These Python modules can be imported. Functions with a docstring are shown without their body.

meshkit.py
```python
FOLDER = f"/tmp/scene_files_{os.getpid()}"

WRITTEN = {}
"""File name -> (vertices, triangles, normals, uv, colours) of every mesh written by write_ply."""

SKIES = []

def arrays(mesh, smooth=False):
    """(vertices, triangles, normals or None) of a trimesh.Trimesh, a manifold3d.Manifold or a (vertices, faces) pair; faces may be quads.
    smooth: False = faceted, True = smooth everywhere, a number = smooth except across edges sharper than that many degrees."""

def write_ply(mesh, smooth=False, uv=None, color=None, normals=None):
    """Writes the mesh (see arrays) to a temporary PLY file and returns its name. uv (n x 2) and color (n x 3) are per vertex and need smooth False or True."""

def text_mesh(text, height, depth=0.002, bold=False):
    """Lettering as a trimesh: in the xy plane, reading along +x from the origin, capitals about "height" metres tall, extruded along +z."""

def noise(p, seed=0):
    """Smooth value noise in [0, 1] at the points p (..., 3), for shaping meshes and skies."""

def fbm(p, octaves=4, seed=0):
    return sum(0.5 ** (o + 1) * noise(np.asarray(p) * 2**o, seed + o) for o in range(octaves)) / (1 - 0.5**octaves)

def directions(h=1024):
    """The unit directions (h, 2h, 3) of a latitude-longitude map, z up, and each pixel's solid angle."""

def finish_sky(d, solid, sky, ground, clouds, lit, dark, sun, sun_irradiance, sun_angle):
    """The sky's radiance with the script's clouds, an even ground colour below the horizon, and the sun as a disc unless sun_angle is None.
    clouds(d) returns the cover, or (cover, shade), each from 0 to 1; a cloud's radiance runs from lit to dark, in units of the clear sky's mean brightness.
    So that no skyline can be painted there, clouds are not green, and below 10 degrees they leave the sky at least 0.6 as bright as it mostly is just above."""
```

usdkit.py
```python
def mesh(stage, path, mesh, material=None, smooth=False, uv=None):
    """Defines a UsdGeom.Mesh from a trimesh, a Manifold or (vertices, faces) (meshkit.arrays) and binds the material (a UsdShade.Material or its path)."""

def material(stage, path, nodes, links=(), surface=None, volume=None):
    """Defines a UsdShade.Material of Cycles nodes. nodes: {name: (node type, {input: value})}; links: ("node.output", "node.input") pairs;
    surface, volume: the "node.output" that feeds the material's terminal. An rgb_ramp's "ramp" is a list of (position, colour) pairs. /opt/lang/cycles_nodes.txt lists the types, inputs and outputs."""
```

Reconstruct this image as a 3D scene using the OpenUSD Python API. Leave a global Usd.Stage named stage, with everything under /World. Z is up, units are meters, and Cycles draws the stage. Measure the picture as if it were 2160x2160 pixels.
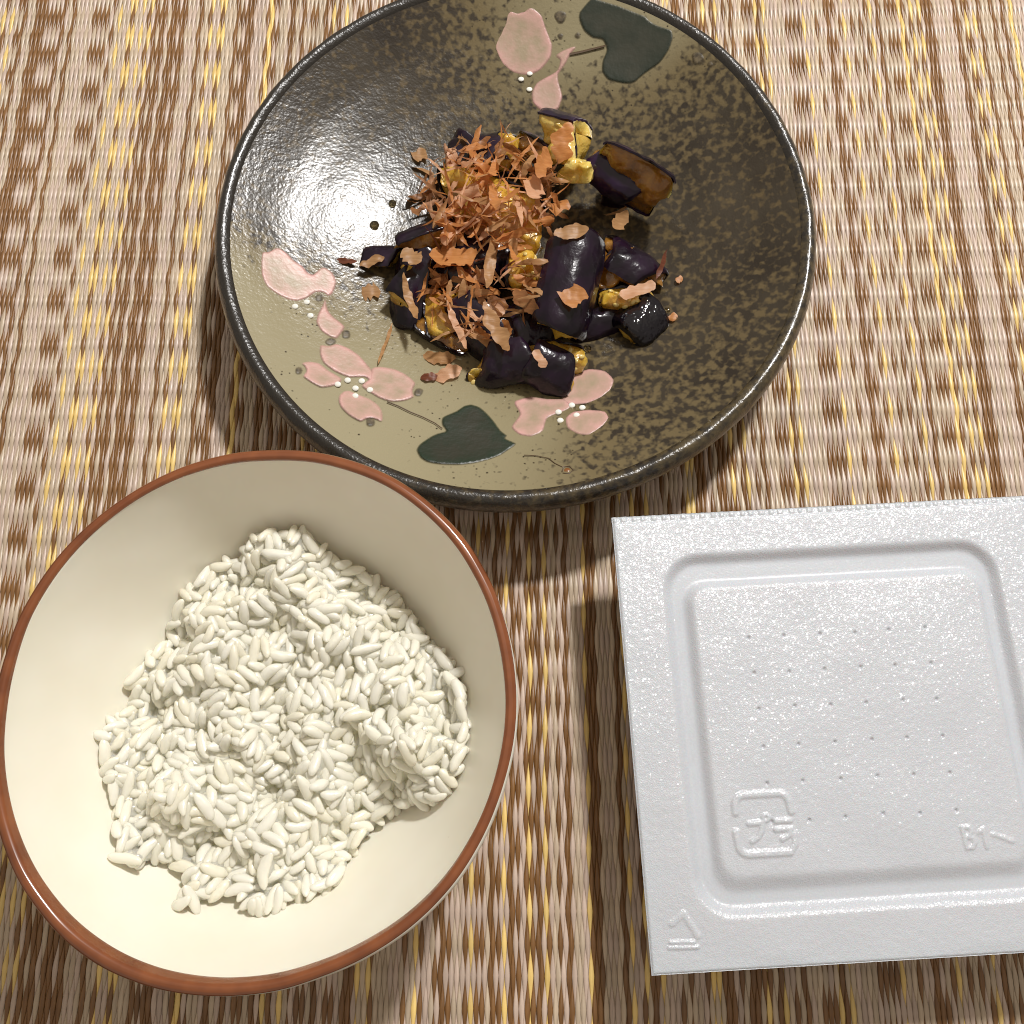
import math, random
import numpy as np, trimesh, usdkit, meshkit
from pxr import Usd, UsdGeom, UsdLux, UsdShade, Gf, Sdf, Vt
from shapely.geometry import Polygon, Point, LineString
from scipy.interpolate import RBFInterpolator
from scipy.ndimage import gaussian_filter, maximum_filter
from scipy.spatial import Delaunay
import shapely

stage = Usd.Stage.CreateInMemory()
UsdGeom.SetStageUpAxis(stage, UsdGeom.Tokens.z)
UsdGeom.SetStageMetersPerUnit(stage, 1.0)
world = UsdGeom.Xform.Define(stage, '/World')
stage.SetDefaultPrim(world.GetPrim())
UsdGeom.Scope.Define(stage, '/World/Looks')
rng = np.random.default_rng(7)
random.seed(7)

# ------------------------------------------------------------------ camera
FPX, TILT, ROLL, CAMZ = 1984.16, 0.276358, 0.011764, 0.237611     # focal length in photo pixels (2160 wide)
_w = np.array([0, math.sin(TILT), -math.cos(TILT)]); _u0 = np.array([0, math.cos(TILT), math.sin(TILT)]); _r0 = np.array([1.0, 0, 0])
_r = _r0 * math.cos(ROLL) + _u0 * math.sin(ROLL); _u = -_r0 * math.sin(ROLL) + _u0 * math.cos(ROLL)
CAM = np.array([0, 0, CAMZ])
cam = UsdGeom.Camera.Define(stage, '/World/camera')
cam.AddTransformOp().Set(Gf.Matrix4d(*_r, 0, *_u, 0, *(-_w), 0, *CAM, 1))
cam.CreateHorizontalApertureAttr(36.0); cam.CreateVerticalApertureAttr(36.0)
cam.CreateFocalLengthAttr(36.0 * FPX / 2160)
cam.CreateClippingRangeAttr(Gf.Vec2f(0.01, 50))
cam.CreateExposureAttr(0.0)

# ------------------------------------------------------------------ lamps: one ceiling lamp up right, soft light of the room
LAMP = np.array([0.30, 0.60, 0.85])
key = UsdLux.SphereLight.Define(stage, '/World/room_lamp')
key.AddTranslateOp().Set(Gf.Vec3d(*LAMP)); key.CreateRadiusAttr(0.045)
key.CreateIntensityAttr(575.0); key.CreateColorAttr(Gf.Vec3f(1.0, 0.975, 0.95))
ceil = UsdLux.RectLight.Define(stage, '/World/ceiling_bounce')
ceil.AddTranslateOp().Set(Gf.Vec3d(0.4, 0.6, 2.0)); ceil.CreateWidthAttr(3.0); ceil.CreateHeightAttr(3.0)
ceil.CreateIntensityAttr(0.18); ceil.CreateColorAttr(Gf.Vec3f(1.0, 0.88, 0.72))
dome = UsdLux.DomeLight.Define(stage, '/World/room_ambient')
dome.CreateIntensityAttr(0.11); dome.CreateColorAttr(Gf.Vec3f(1.0, 0.88, 0.74))


def at(px, py, z):
    """photo pixel -> point of the scene at height z"""
    d = _w + (px - 1080) / FPX * _r - (py - 1080) / FPX * _u
    return CAM + d * ((z - CAMZ) / d[2])


# ------------------------------------------------------------------ helpers
used = {}
def path(name, parent=None):
    base = str(parent.GetPath()) if parent is not None else '/World'
    k = (base, name); n = used.get(k, 0); used[k] = n + 1
    return f'{base}/{name}' if n == 0 else f'{base}/{name}_{n:03d}'

def tag(prim, label=None, cat=None, group=None, kind=None):
    for k, v in (('label', label), ('category', cat), ('group', group), ('kind', kind)):
        if v: prim.SetCustomDataByKey(k, v)
    return prim

def thing(name, label, cat, loc=(0, 0, 0), group=None):
    x = UsdGeom.Xform.Define(stage, path(name)); x.AddTranslateOp().Set(Gf.Vec3d(*map(float, loc)))
    return tag(x.GetPrim(), label, cat, group)

def obj(name, mesh, mat, parent=None, smooth=True, prim=None, origin=None, **kw):
    if isinstance(mesh, (list,)):
        mesh = trimesh.util.concatenate(mesh)
    if isinstance(mesh, tuple):
        mesh = trimesh.Trimesh(np.asarray(mesh[0], float), np.vstack([np.asarray(mesh[1])[:, [0, 1, 2]], np.asarray(mesh[1])[:, [0, 2, 3]]]) if np.asarray(mesh[1]).shape[1] == 4 else mesh[1], process=False)
    if origin is not None:
        mesh = trimesh.Trimesh(mesh.vertices - np.asarray(origin), mesh.faces, process=False)
    m = usdkit.mesh(stage, path(name, parent), mesh, mat, smooth=smooth)
    for k, v in (prim or {}).items():
        v = np.asarray(v, np.float32)
        if v.ndim == 1:
            UsdGeom.PrimvarsAPI(m).CreatePrimvar(k, Sdf.ValueTypeNames.FloatArray, 'vertex').Set(Vt.FloatArray.FromNumpy(v))
    return tag(m.GetPrim(), **kw)

def mat(name, nodes, links, surface='p.BSDF'):
    return usdkit.material(stage, '/World/Looks/' + name, nodes, links, surface=surface)

def grid_faces(n, m, wrap=False):
    """quads of an n x m vertex grid; wrap joins the last column to the first"""
    i = np.arange(n - 1)[:, None]; j = np.arange(m if wrap else m - 1)[None]
    j2 = (j + 1) % m
    return np.stack([i * m + j, i * m + j2, (i + 1) * m + j2, (i + 1) * m + j], -1).reshape(-1, 4)

def ss(x):
    x = np.clip(x, 0, 1); return x * x * (3 - 2 * x)

# ------------------------------------------------------------------ materials
def strand_mat(name, c, c2):
    return mat(name, {
        'g': ('geometry', {}), 'mp': ('mapping', {'scale': (2600.0, 160.0, 900.0)}), 'n': ('noise_texture', {'scale': 1.0, 'detail': 3.0}),
        'r': ('rgb_ramp', {'ramp': [(0.25, c2), (0.75, c)]}),
        'n2': ('noise_texture', {'scale': 38.0, 'detail': 3.0}), 'oi': ('object_info', {}), 'ad': ('math', {'math_type': 'add'}),
        'vr': ('map_range', {'from_min': 0.35, 'from_max': 1.65, 'to_min': 0.80, 'to_max': 1.12}), 'hs': ('hsv', {}),
        'b': ('bump', {'strength': 0.5, 'distance': 0.0001}),
        'p': ('principled_bsdf', {'roughness': 0.38, 'specular_ior_level': 0.6})},
        [('g.position', 'mp.vector'), ('mp.vector', 'n.vector'), ('n.fac', 'r.fac'), ('g.position', 'n2.vector'), ('n2.fac', 'ad.value1'), ('oi.random', 'ad.value2'), ('ad.value', 'vr.value'), ('vr.result', 'hs.value'), ('r.color', 'hs.color'), ('hs.color', 'p.base_color'), ('n.fac', 'b.height'), ('b.normal', 'p.normal')])
STR = {'L': strand_mat('beige_cord', (0.58, 0.47, 0.35), (0.45, 0.35, 0.245)),
       'P': strand_mat('pinkish_cord', (0.58, 0.455, 0.375), (0.45, 0.345, 0.275)),
       'D': strand_mat('brown_cord', (0.25, 0.122, 0.038), (0.14, 0.062, 0.018)),
       'Y': strand_mat('yellow_cord', (0.84, 0.62, 0.23), (0.70, 0.48, 0.15))}
M_dark = mat('dark_backing', {'p': ('principled_bsdf', {'base_color': (0.03, 0.018, 0.01), 'roughness': 0.8})}, [])

# plate: dark olive stoneware glaze, mottled with tan; primvar "tan" says how much tan the potter's glaze has there
M_plate = mat('stoneware_glaze', {
    't': ('attribute', {'attribute': 'tan'}),
    'g': ('texture_coordinate', {}),
    'n0': ('noise_texture', {'scale': 300.0, 'detail': 2.0}),
    'off': ('vector_math', {'math_type': 'scale', 'scale': 0.0010}),
    'add': ('vector_math', {'math_type': 'add'}),
    'n1': ('noise_texture', {'scale': 540.0, 'detail': 1.5, 'roughness': 0.5}),
    'm1': ('math', {'math_type': 'multiply_add', 'value2': 1.6}),
    'r1': ('rgb_ramp', {'ramp': [(0.90, (0, 0, 0)), (1.10, (1, 1, 1))]}),
    'mr': ('map_range', {'from_min': 1.08, 'from_max': 1.40}),
    'n2': ('noise_texture', {'scale': 60.0, 'detail': 4.0}),
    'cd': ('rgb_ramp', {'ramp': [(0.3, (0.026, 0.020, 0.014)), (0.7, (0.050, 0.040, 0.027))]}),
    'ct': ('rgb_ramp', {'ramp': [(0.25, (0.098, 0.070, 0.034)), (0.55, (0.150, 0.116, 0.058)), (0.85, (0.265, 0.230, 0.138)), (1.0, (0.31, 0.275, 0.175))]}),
    'mx': ('mix_color', {}),
    'v': ('voronoi_texture', {'scale': 620.0, 'randomness': 1.0}),
    'n3': ('noise_texture', {'scale': 150.0, 'detail': 3.0}),
    'sp': ('rgb_ramp', {'ramp': [(0.10, (1, 1, 1)), (0.22, (0, 0, 0))]}),
    'spm': ('rgb_ramp', {'ramp': [(0.52, (0, 0, 0)), (0.60, (1, 1, 1))]}),
    'mm': ('math', {'math_type': 'multiply'}),
    'mx2': ('mix_color', {'b': (0.045, 0.034, 0.018)}),
    'nb': ('noise_texture', {'scale': 620.0, 'detail': 2.0}),
    'nb2': ('noise_texture', {'scale': 1500.0, 'detail': 2.0}),
    'b2': ('bump', {'strength': 0.45, 'distance': 0.00012}),
    'b': ('bump', {'strength': 0.27, 'distance': 0.0003}),
    'p': ('principled_bsdf', {'roughness': 0.24, 'specular_ior_level': 0.34, 'coat_weight': 0.0})},
    [('g.object', 'n0.vector'), ('n0.color', 'off.vector1'), ('off.vector', 'add.vector1'), ('g.object', 'add.vector2'),
     ('add.vector', 'n1.vector'), ('n1.fac', 'm1.value1'), ('t.fac', 'm1.value3'), ('m1.value', 'mr.value'),
     ('g.object', 'n2.vector'), ('n2.fac', 'cd.fac'), ('t.fac', 'ct.fac'),
     ('mr.result', 'mx.fac'), ('cd.color', 'mx.a'), ('ct.color', 'mx.b'),
     ('add.vector', 'v.vector'), ('v.distance', 'sp.fac'), ('g.object', 'n3.vector'), ('n3.fac', 'spm.fac'), ('sp.color', 'mm.value1'), ('spm.color', 'mm.value2'),
     ('mm.value', 'mx2.fac'), ('mx.result', 'mx2.a'), ('mx2.result', 'p.base_color'),
     ('g.object', 'nb.vector'), ('g.object', 'nb2.vector'), ('nb2.fac', 'b2.height'), ('nb.fac', 'b.height'), ('b2.normal', 'b.normal'), ('b.normal', 'p.normal')])
M_rim = mat('dark_rim_glaze', {
    't': ('attribute', {'attribute': 'tan'}), 'g': ('texture_coordinate', {}),
    'n1': ('noise_texture', {'scale': 500.0, 'detail': 3.0}), 'm1': ('math', {'math_type': 'add'}), 'mr': ('map_range', {'from_min': 0.85, 'from_max': 1.2}),
    'mx': ('mix_color', {'a': (0.016, 0.013, 0.010), 'b': (0.095, 0.070, 0.032)}),
    'nb': ('noise_texture', {'scale': 1500.0, 'detail': 2.0}), 'b': ('bump', {'strength': 0.6, 'distance': 0.00025}),
    'p': ('principled_bsdf', {'roughness': 0.30, 'specular_ior_level': 0.6, 'coat_weight': 0.3, 'coat_roughness': 0.15})},
    [('g.object', 'n1.vector'), ('n1.fac', 'm1.value1'), ('t.fac', 'm1.value2'), ('m1.value', 'mr.value'), ('mr.result', 'mx.fac'), ('mx.result', 'p.base_color'),
     ('g.object', 'nb.vector'), ('nb.fac', 'b.height'), ('b.normal', 'p.normal')])
def enamel(name, centre, edge, rough=0.36):
    return mat(name, {
        't': ('attribute', {'attribute': 'rimward'}), 'cv': ('attribute', {'attribute': 'cover'}), 'g': ('texture_coordinate', {}), 'n': ('noise_texture', {'scale': 260.0, 'detail': 4.0}),
        'm': ('math', {'math_type': 'multiply_add', 'value2': 1.5, 'value3': -0.65}), 'a': ('math', {'math_type': 'add', 'use_clamp': True}),
        'mx': ('mix_color', {'a': centre, 'b': edge}),
        'nb': ('noise_texture', {'scale': 900.0, 'detail': 2.0}), 'b': ('bump', {'strength': 0.3, 'distance': 0.0002}),
        'p': ('principled_bsdf', {'roughness': rough})},
        [('cv.fac', 'p.alpha'), ('g.object', 'n.vector'), ('n.fac', 'm.value1'), ('t.fac', 'a.value1'), ('m.value', 'a.value2'), ('a.value', 'mx.fac'), ('mx.result', 'p.base_color'),
         ('g.object', 'nb.vector'), ('nb.fac', 'b.height'), ('b.normal', 'p.normal')])
M_petal = enamel('pink_enamel', (0.32, 0.25, 0.165), (0.60, 0.335, 0.31))
M_leaf = enamel('green_enamel', (0.022, 0.023, 0.013), (0.005, 0.020, 0.007))
M_leaf2 = enamel('grey_green_enamel', (0.034, 0.036, 0.024), (0.010, 0.019, 0.011))
M_dot = mat('white_enamel', {'p': ('principled_bsdf', {'base_color': (0.80, 0.80, 0.74), 'roughness': 0.2, 'coat_weight': 0.5})}, [])
M_stem = mat('brown_enamel', {'p': ('principled_bsdf', {'base_color': (0.07, 0.040, 0.018), 'roughness': 0.4})}, [])
M_rust = mat('rust_enamel', {'p': ('principled_bsdf', {'base_color': (0.20, 0.08, 0.025), 'roughness': 0.3})}, [])
M_blot = mat('dark_glaze_blot', {'cv': ('attribute', {'attribute': 'cover'}), 'g': ('texture_coordinate', {}), 'n': ('noise_texture', {'scale': 900.0, 'detail': 3.0}), 'r': ('rgb_ramp', {'ramp': [(0.35, (0.045, 0.033, 0.018)), (0.65, (0.13, 0.10, 0.055))]}), 'p': ('principled_bsdf', {'roughness': 0.45})},
    [('cv.fac', 'p.alpha'), ('g.object', 'n.vector'), ('n.fac', 'r.fac'), ('r.color', 'p.base_color')])

M_bowl = mat('cream_glaze', {
    'g': ('texture_coordinate', {}), 'n': ('noise_texture', {'scale': 55.0, 'detail': 4.0}),
    'r': ('rgb_ramp', {'ramp': [(0.3, (0.80, 0.755, 0.635)), (0.7, (0.84, 0.80, 0.695))]}),
    'v': ('voronoi_texture', {'scale': 120.0}), 'sp': ('rgb_ramp', {'ramp': [(0.028, (1, 1, 1)), (0.055, (0, 0, 0))]}),
    'n4': ('white_noise_texture', {}), 'th': ('math', {'math_type': 'greater_than', 'value2': 0.90}), 'mm': ('math', {'math_type': 'multiply'}),
    'mx': ('mix_color', {'b': (0.24, 0.15, 0.10)}),
    'nb': ('noise_texture', {'scale': 180.0, 'detail': 2.0}), 'b': ('bump', {'strength': 0.08, 'distance': 0.0004}),
    'p': ('principled_bsdf', {'roughness': 0.38, 'specular_ior_level': 0.4, 'subsurface_weight': 0.08, 'subsurface_scale': 0.002})},
    [('g.object', 'n.vector'), ('n.fac', 'r.fac'), ('g.object', 'v.vector'), ('v.distance', 'sp.fac'), ('v.color', 'n4.vector'), ('n4.value', 'th.value1'),
     ('sp.color', 'mm.value1'), ('th.value', 'mm.value2'), ('mm.value', 'mx.fac'), ('r.color', 'mx.a'), ('mx.result', 'p.base_color'),
     ('g.object', 'nb.vector'), ('nb.fac', 'b.height'), ('b.normal', 'p.normal')])
M_band = mat('brown_rim_glaze', {
    'g': ('texture_coordinate', {}), 'n': ('noise_texture', {'scale': 160.0, 'detail': 5.0}),
    'r': ('rgb_ramp', {'ramp': [(0.25, (0.145, 0.040, 0.013)), (0.75, (0.26, 0.080, 0.024))]}),
    'p': ('principled_bsdf', {'roughness': 0.22, 'specular_ior_level': 0.5, 'coat_weight': 0.6, 'coat_roughness': 0.08})},
    [('g.object', 'n.vector'), ('n.fac', 'r.fac'), ('r.color', 'p.base_color')])

M_foam = mat('white_foam', {
    'g': ('texture_coordinate', {}),
    'v': ('voronoi_texture', {'scale': 3600.0, 'feature': 'f1'}), 'v2': ('voronoi_texture', {'scale': 900.0, 'feature': 'smooth_f1'}),
    'n': ('noise_texture', {'scale': 2300.0, 'detail': 2.0}),
    's': ('attribute', {'attribute': 'smoothness'}),
    'bs': ('math', {'math_type': 'multiply_add', 'value2': -0.28, 'value3': 0.32}),
    'b': ('bump', {'distance': 0.00020}), 'b2': ('bump', {'distance': 0.00010, 'strength': 0.3}),
    'sub': ('vector_math', {'math_type': 'subtract', 'vector2': (0.5, 0.5, 0.5)}), 'sc': ('vector_math', {'math_type': 'scale', 'scale': 0.42}), 'ng': ('geometry', {}),
    'ad': ('vector_math', {'math_type': 'add'}), 'nz': ('vector_math', {'math_type': 'normalize'}), 'cw': ('math', {'math_type': 'multiply_add', 'value2': -0.85, 'value3': 0.9}),
    'r': ('rgb_ramp', {'ramp': [(0.2, (0.49, 0.51, 0.55)), (0.8, (0.55, 0.575, 0.615))]}),
    'p': ('principled_bsdf', {'roughness': 0.35, 'specular_ior_level': 0.4, 'coat_roughness': 0.24, 'subsurface_weight': 0.12, 'subsurface_scale': 0.0015})},
    [('g.object', 'v.vector'), ('g.object', 'v2.vector'), ('g.object', 'n.vector'), ('s.fac', 'bs.value1'), ('bs.value', 'b.strength'),
     ('v.color', 'sub.vector1'), ('sub.vector', 'sc.vector1'), ('sc.vector', 'ad.vector1'), ('ng.normal', 'ad.vector2'), ('ad.vector', 'nz.vector1'), ('nz.vector', 'p.coat_normal'), ('s.fac', 'cw.value1'), ('cw.value', 'p.coat_weight'),
     ('v.distance', 'b.height'), ('n.fac', 'b2.height'), ('b.normal', 'b2.normal'), ('b2.normal', 'p.normal'), ('n.fac', 'r.fac'), ('r.color', 'p.base_color')])

def rice_mat(name, c, sw=0.3, sc=0.0005, tr=0.12):
    return mat(name, {
        'g': ('texture_coordinate', {}), 'n': ('noise_texture', {'scale': 900.0, 'detail': 2.0}), 'b': ('bump', {'strength': 0.25, 'distance': 0.0003}),
        'p': ('principled_bsdf', {'base_color': c, 'roughness': 0.25, 'specular_ior_level': 0.5, 'coat_weight': 0.6, 'coat_roughness': 0.07, 'subsurface_weight': sw, 'subsurface_scale': sc, 'subsurface_radius': (1.0, 0.95, 0.8)}),
        't': ('translucent_bsdf', {'color': (min(1, c[0] * 1.07), min(1, c[1] * 1.06), c[2] * 1.0)}), 'mx': ('mix_closure', {'fac': tr})},
        [('g.object', 'n.vector'), ('n.fac', 'b.height'), ('b.normal', 'p.normal'), ('p.BSDF', 'mx.closure1'), ('t.BSDF', 'mx.closure2')], surface='mx.closure')
M_rice = [rice_mat('cooked_rice', (0.945, 0.915, 0.765)), rice_mat('cooked_rice_white', (0.945, 0.92, 0.79)), rice_mat('cooked_rice_cream', (0.945, 0.90, 0.72)), rice_mat('packed_rice', (0.94, 0.91, 0.76), 0.8, 0.0012, 0.0)]

M_skin = mat('eggplant_skin', {
    'g': ('texture_coordinate', {}), 'n': ('noise_texture', {'scale': 130.0, 'detail': 3.0}),
    'r': ('rgb_ramp', {'ramp': [(0.35, (0.0040, 0.0022, 0.0050)), (0.75, (0.019, 0.0065, 0.022))]}),
    'nb': ('noise_texture', {'scale': 420.0, 'detail': 3.0}), 'b': ('bump', {'strength': 0.35, 'distance': 0.0006}),
    'p': ('principled_bsdf', {'roughness': 0.22, 'specular_ior_level': 0.35, 'coat_weight': 0.15, 'coat_roughness': 0.06})},
    [('g.object', 'n.vector'), ('n.fac', 'r.fac'), ('r.color', 'p.base_color'), ('g.object', 'nb.vector'), ('nb.fac', 'b.height'), ('b.normal', 'p.normal')])
M_skin_wet = mat('wet_wrinkled_skin', {
    'g': ('texture_coordinate', {}), 'nb': ('noise_texture', {'scale': 330.0, 'detail': 2.5, 'roughness': 0.5}), 'b': ('bump', {'strength': 0.55, 'distance': 0.0016}),
    'p': ('principled_bsdf', {'base_color': (0.004, 0.003, 0.006), 'roughness': 0.10, 'specular_ior_level': 0.6})},
    [('g.object', 'nb.vector'), ('nb.fac', 'b.height'), ('b.normal', 'p.normal')])
M_skin_violet = mat('violet_skin', {
    'g': ('texture_coordinate', {}), 'n': ('noise_texture', {'scale': 160.0, 'detail': 3.0}),
    'r': ('rgb_ramp', {'ramp': [(0.35, (0.006, 0.003, 0.010)), (0.75, (0.030, 0.010, 0.044))]}),
    'p': ('principled_bsdf', {'roughness': 0.22, 'specular_ior_level': 0.4, 'coat_weight': 0.15, 'coat_roughness': 0.06})},
    [('g.object', 'n.vector'), ('n.fac', 'r.fac'), ('r.color', 'p.base_color')])
def flesh_mat(name, a, b, c):
    return mat(name, {
        'g': ('texture_coordinate', {}), 'n': ('noise_texture', {'scale': 210.0, 'detail': 4.0, 'distortion': 0.6}),
        'r': ('rgb_ramp', {'ramp': [(0.25, a), (0.5, b), (0.78, c)]}),
        'nb': ('noise_texture', {'scale': 650.0, 'detail': 3.0}), 'b': ('bump', {'strength': 0.55, 'distance': 0.0008}),
        'p': ('principled_bsdf', {'roughness': 0.26, 'coat_weight': 0.7, 'coat_roughness': 0.08, 'subsurface_weight': 0.25, 'subsurface_scale': 0.0012, 'subsurface_radius': (1.0, 0.6, 0.2)})},
        [('g.object', 'n.vector'), ('n.fac', 'r.fac'), ('r.color', 'p.base_color'), ('g.object', 'nb.vector'), ('nb.fac', 'b.height'), ('b.normal', 'p.normal')])
M_flesh = flesh_mat('eggplant_flesh', (0.30, 0.125, 0.012), (0.60, 0.345, 0.040), (0.74, 0.52, 0.12))
M_flesh_brown = flesh_mat('soaked_flesh', (0.11, 0.040, 0.006), (0.26, 0.11, 0.014), (0.46, 0.23, 0.035))
M_flesh_pale = flesh_mat('pale_flesh', (0.56, 0.32, 0.04), (0.74, 0.52, 0.12), (0.80, 0.64, 0.24))
M_seed = mat('eggplant_seed', {'p': ('principled_bsdf', {'base_color': (0.66, 0.50, 0.17), 'roughness': 0.25, 'coat_weight': 0.6})}, [])
M_sauce = mat('soy_juice', {'p': ('principled_bsdf', {'base_color': (0.85, 0.75, 0.5), 'roughness': 0.02, 'transmission_weight': 1.0, 'ior': 1.35})}, [])

def flake_mat(name, c, c2):
    return mat(name, {
        'g': ('texture_coordinate', {}), 'mp': ('mapping', {'scale': (250.0, 1400.0, 600.0)}), 'n': ('noise_texture', {'scale': 1.0, 'detail': 4.0}),
        'r': ('rgb_ramp', {'ramp': [(0.3, c2), (0.7, c)]}), 'b': ('bump', {'strength': 0.4, 'distance': 0.0003}),
        'p': ('principled_bsdf', {'roughness': 0.42, 'specular_ior_level': 0.4, 'sheen_weight': 0.1}),
        't': ('translucent_bsdf', {}), 'mx': ('mix_closure', {'fac': 0.42})},
        [('g.object', 'mp.vector'), ('mp.vector', 'n.vector'), ('n.fac', 'r.fac'), ('r.color', 'p.base_color'), ('r.color', 't.color'), ('n.fac', 'b.height'), ('b.normal', 'p.normal'),
         ('p.BSDF', 'mx.closure1'), ('t.BSDF', 'mx.closure2')], surface='mx.closure')
M_flake = {'orange': flake_mat('orange_shaving', (0.70, 0.32, 0.105), (0.54, 0.21, 0.06)), 'pink': flake_mat('pinkish_shaving', (0.80, 0.49, 0.31), (0.70, 0.37, 0.20)),
           'tan': flake_mat('tan_shaving', (0.60, 0.34, 0.15), (0.43, 0.22, 0.09)), 'brown': flake_mat('brown_shaving', (0.44, 0.20, 0.075), (0.30, 0.125, 0.045)),
           'red': flake_mat('dark_red_shaving', (0.24, 0.075, 0.035), (0.15, 0.042, 0.02))}

# ------------------------------------------------------------------ the table and the woven mat
tb = trimesh.creation.box((0.9, 0.9, 0.02)); tb.apply_translation((0, 0.09, -0.0135))
obj('tabletop', tb, M_dark, smooth=False, kind='structure')
PAIRS = ('DL LL YL DD LL DL ' +
 'LL LY DL LY LL DL DD LL LL DD DD DD LD LD LD LD DL LL DD LL LL LL LL LD LD LD LD LL DL LY LL LL YD YL LL YL LD YL DD LD DD LL DD DD LD DD LL LL LL DD '
 'LL LD YL LL YD YL LL LL DD LD LD DD DL LL LL LD YY DL DL LL LL DD DL LL DD LL LD LD LL LD DL DY LD DL LY LL DL LD LD LL DD LL LD LD LL LD DD DL YL LL '
 'YD LL LL LL LL LL LD LL LY LD LL PL DL DD LD PL LL LD LY PD PD PL DD LD PY LD DP DP LD YD LD DL YD PL LD LL DD PL LL PL YD DD DL LL LL LL DD LY LL LD '
 'YL DD DL YL LL LL LD LL DL PL LL DL YL YL DD DD LL DL LD DD DL DY DL LD DY PL PD LL DD LL LL LD LD LD LY DD LY LL LL LL LL LL DL DL DL DL YL LL LL DL '
 'LL LD DD LD LL DL YL LL DL LL DL LD LY LL DD LL LD LD LD LY YD LL DY LL DY LD DD DD LL LL LL LL LL DD DL LD YD LL YL DD LL LL LD DL LL DD LL YY LL LL '
 'LL DL LL DD YL LL').split()
I0 = -6
Y_LO, Y_HI = -0.068, 0.252
mat_t = thing('woven_mat', 'woven mat of brown, beige, pinkish and yellow cords under all the dishes', 'placemat')
SEG = 14
def strand(i, ph):
    """one warp cord: rides over every other weft; ph 0 = the A cords, 0.5 = the B cords in between"""
    ii = i + ph
    xb = -0.0082 + (ii - 118.5) * 0.001287; xt = -0.1553 + (ii - 3.5) * 0.001264          # at y = -0.05 and y = 0.224
    xm = xb + (xt - xb) * 0.5
    P = 0.01365 + 0.0005 * (xm + 0.155) / 0.31
    k0 = math.floor((Y_LO + 0.0505) / P) - 1; k1 = math.ceil((Y_HI + 0.0505) / P) + 1
    t = np.arange(k0 * SEG, k1 * SEG + 1) / SEG                                        # in periods of the B cords
    y = -0.0505 + t * P; keep = (y >= Y_LO) & (y <= Y_HI); t, y = t[keep], y[keep]
    wob = meshkit.noise(np.stack([y * 0 + ii * 0.13, y * 45, y * 0], -1), 3) - 0.5
    x = xb + (xt - xb) * (y + 0.05) / 0.274 + wob * 0.0007
    jit = (meshkit.noise(np.stack([y * 0 + ii * 0.05, y * 30, y * 0 + 9], -1), 5) - 0.5) * 0.09
    c = np.cos(2 * np.pi * (t + (0.5 if ph == 0 else 0.0) + jit))
    tph = (t + (0.5 if ph == 0 else 0.0) + jit) % 1.0
    tri = 1 - 4 * np.minimum(tph, 1 - tph)
    wid = (0.00034 + 0.00030 * (0.5 * c + 0.5 * tri)) * 1.0 + 0.00005 * (meshkit.noise(np.stack([y * 160, y * 0 + ii * 7.3, y * 0], -1), 8) - 0.5)
    wid = np.maximum(wid, 0.00014)
    z = 0.00019 * c + 0.00008 * np.cos(4 * np.pi * (t + jit))
    h = 0.00022 + 0.00012 * (c + 1) / 2
    a = np.linspace(0, np.pi, 6)
    v = np.stack([x[:, None] - np.cos(a) * wid[:, None], np.repeat(y[:, None], 6, 1), z[:, None] + np.sin(a) * h[:, None]], -1).reshape(-1, 3)
    return v, grid_faces(len(y), 6)[:, ::-1]
cords = []
mid = len(PAIRS) / 2
srng = np.random.default_rng(3)
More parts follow.
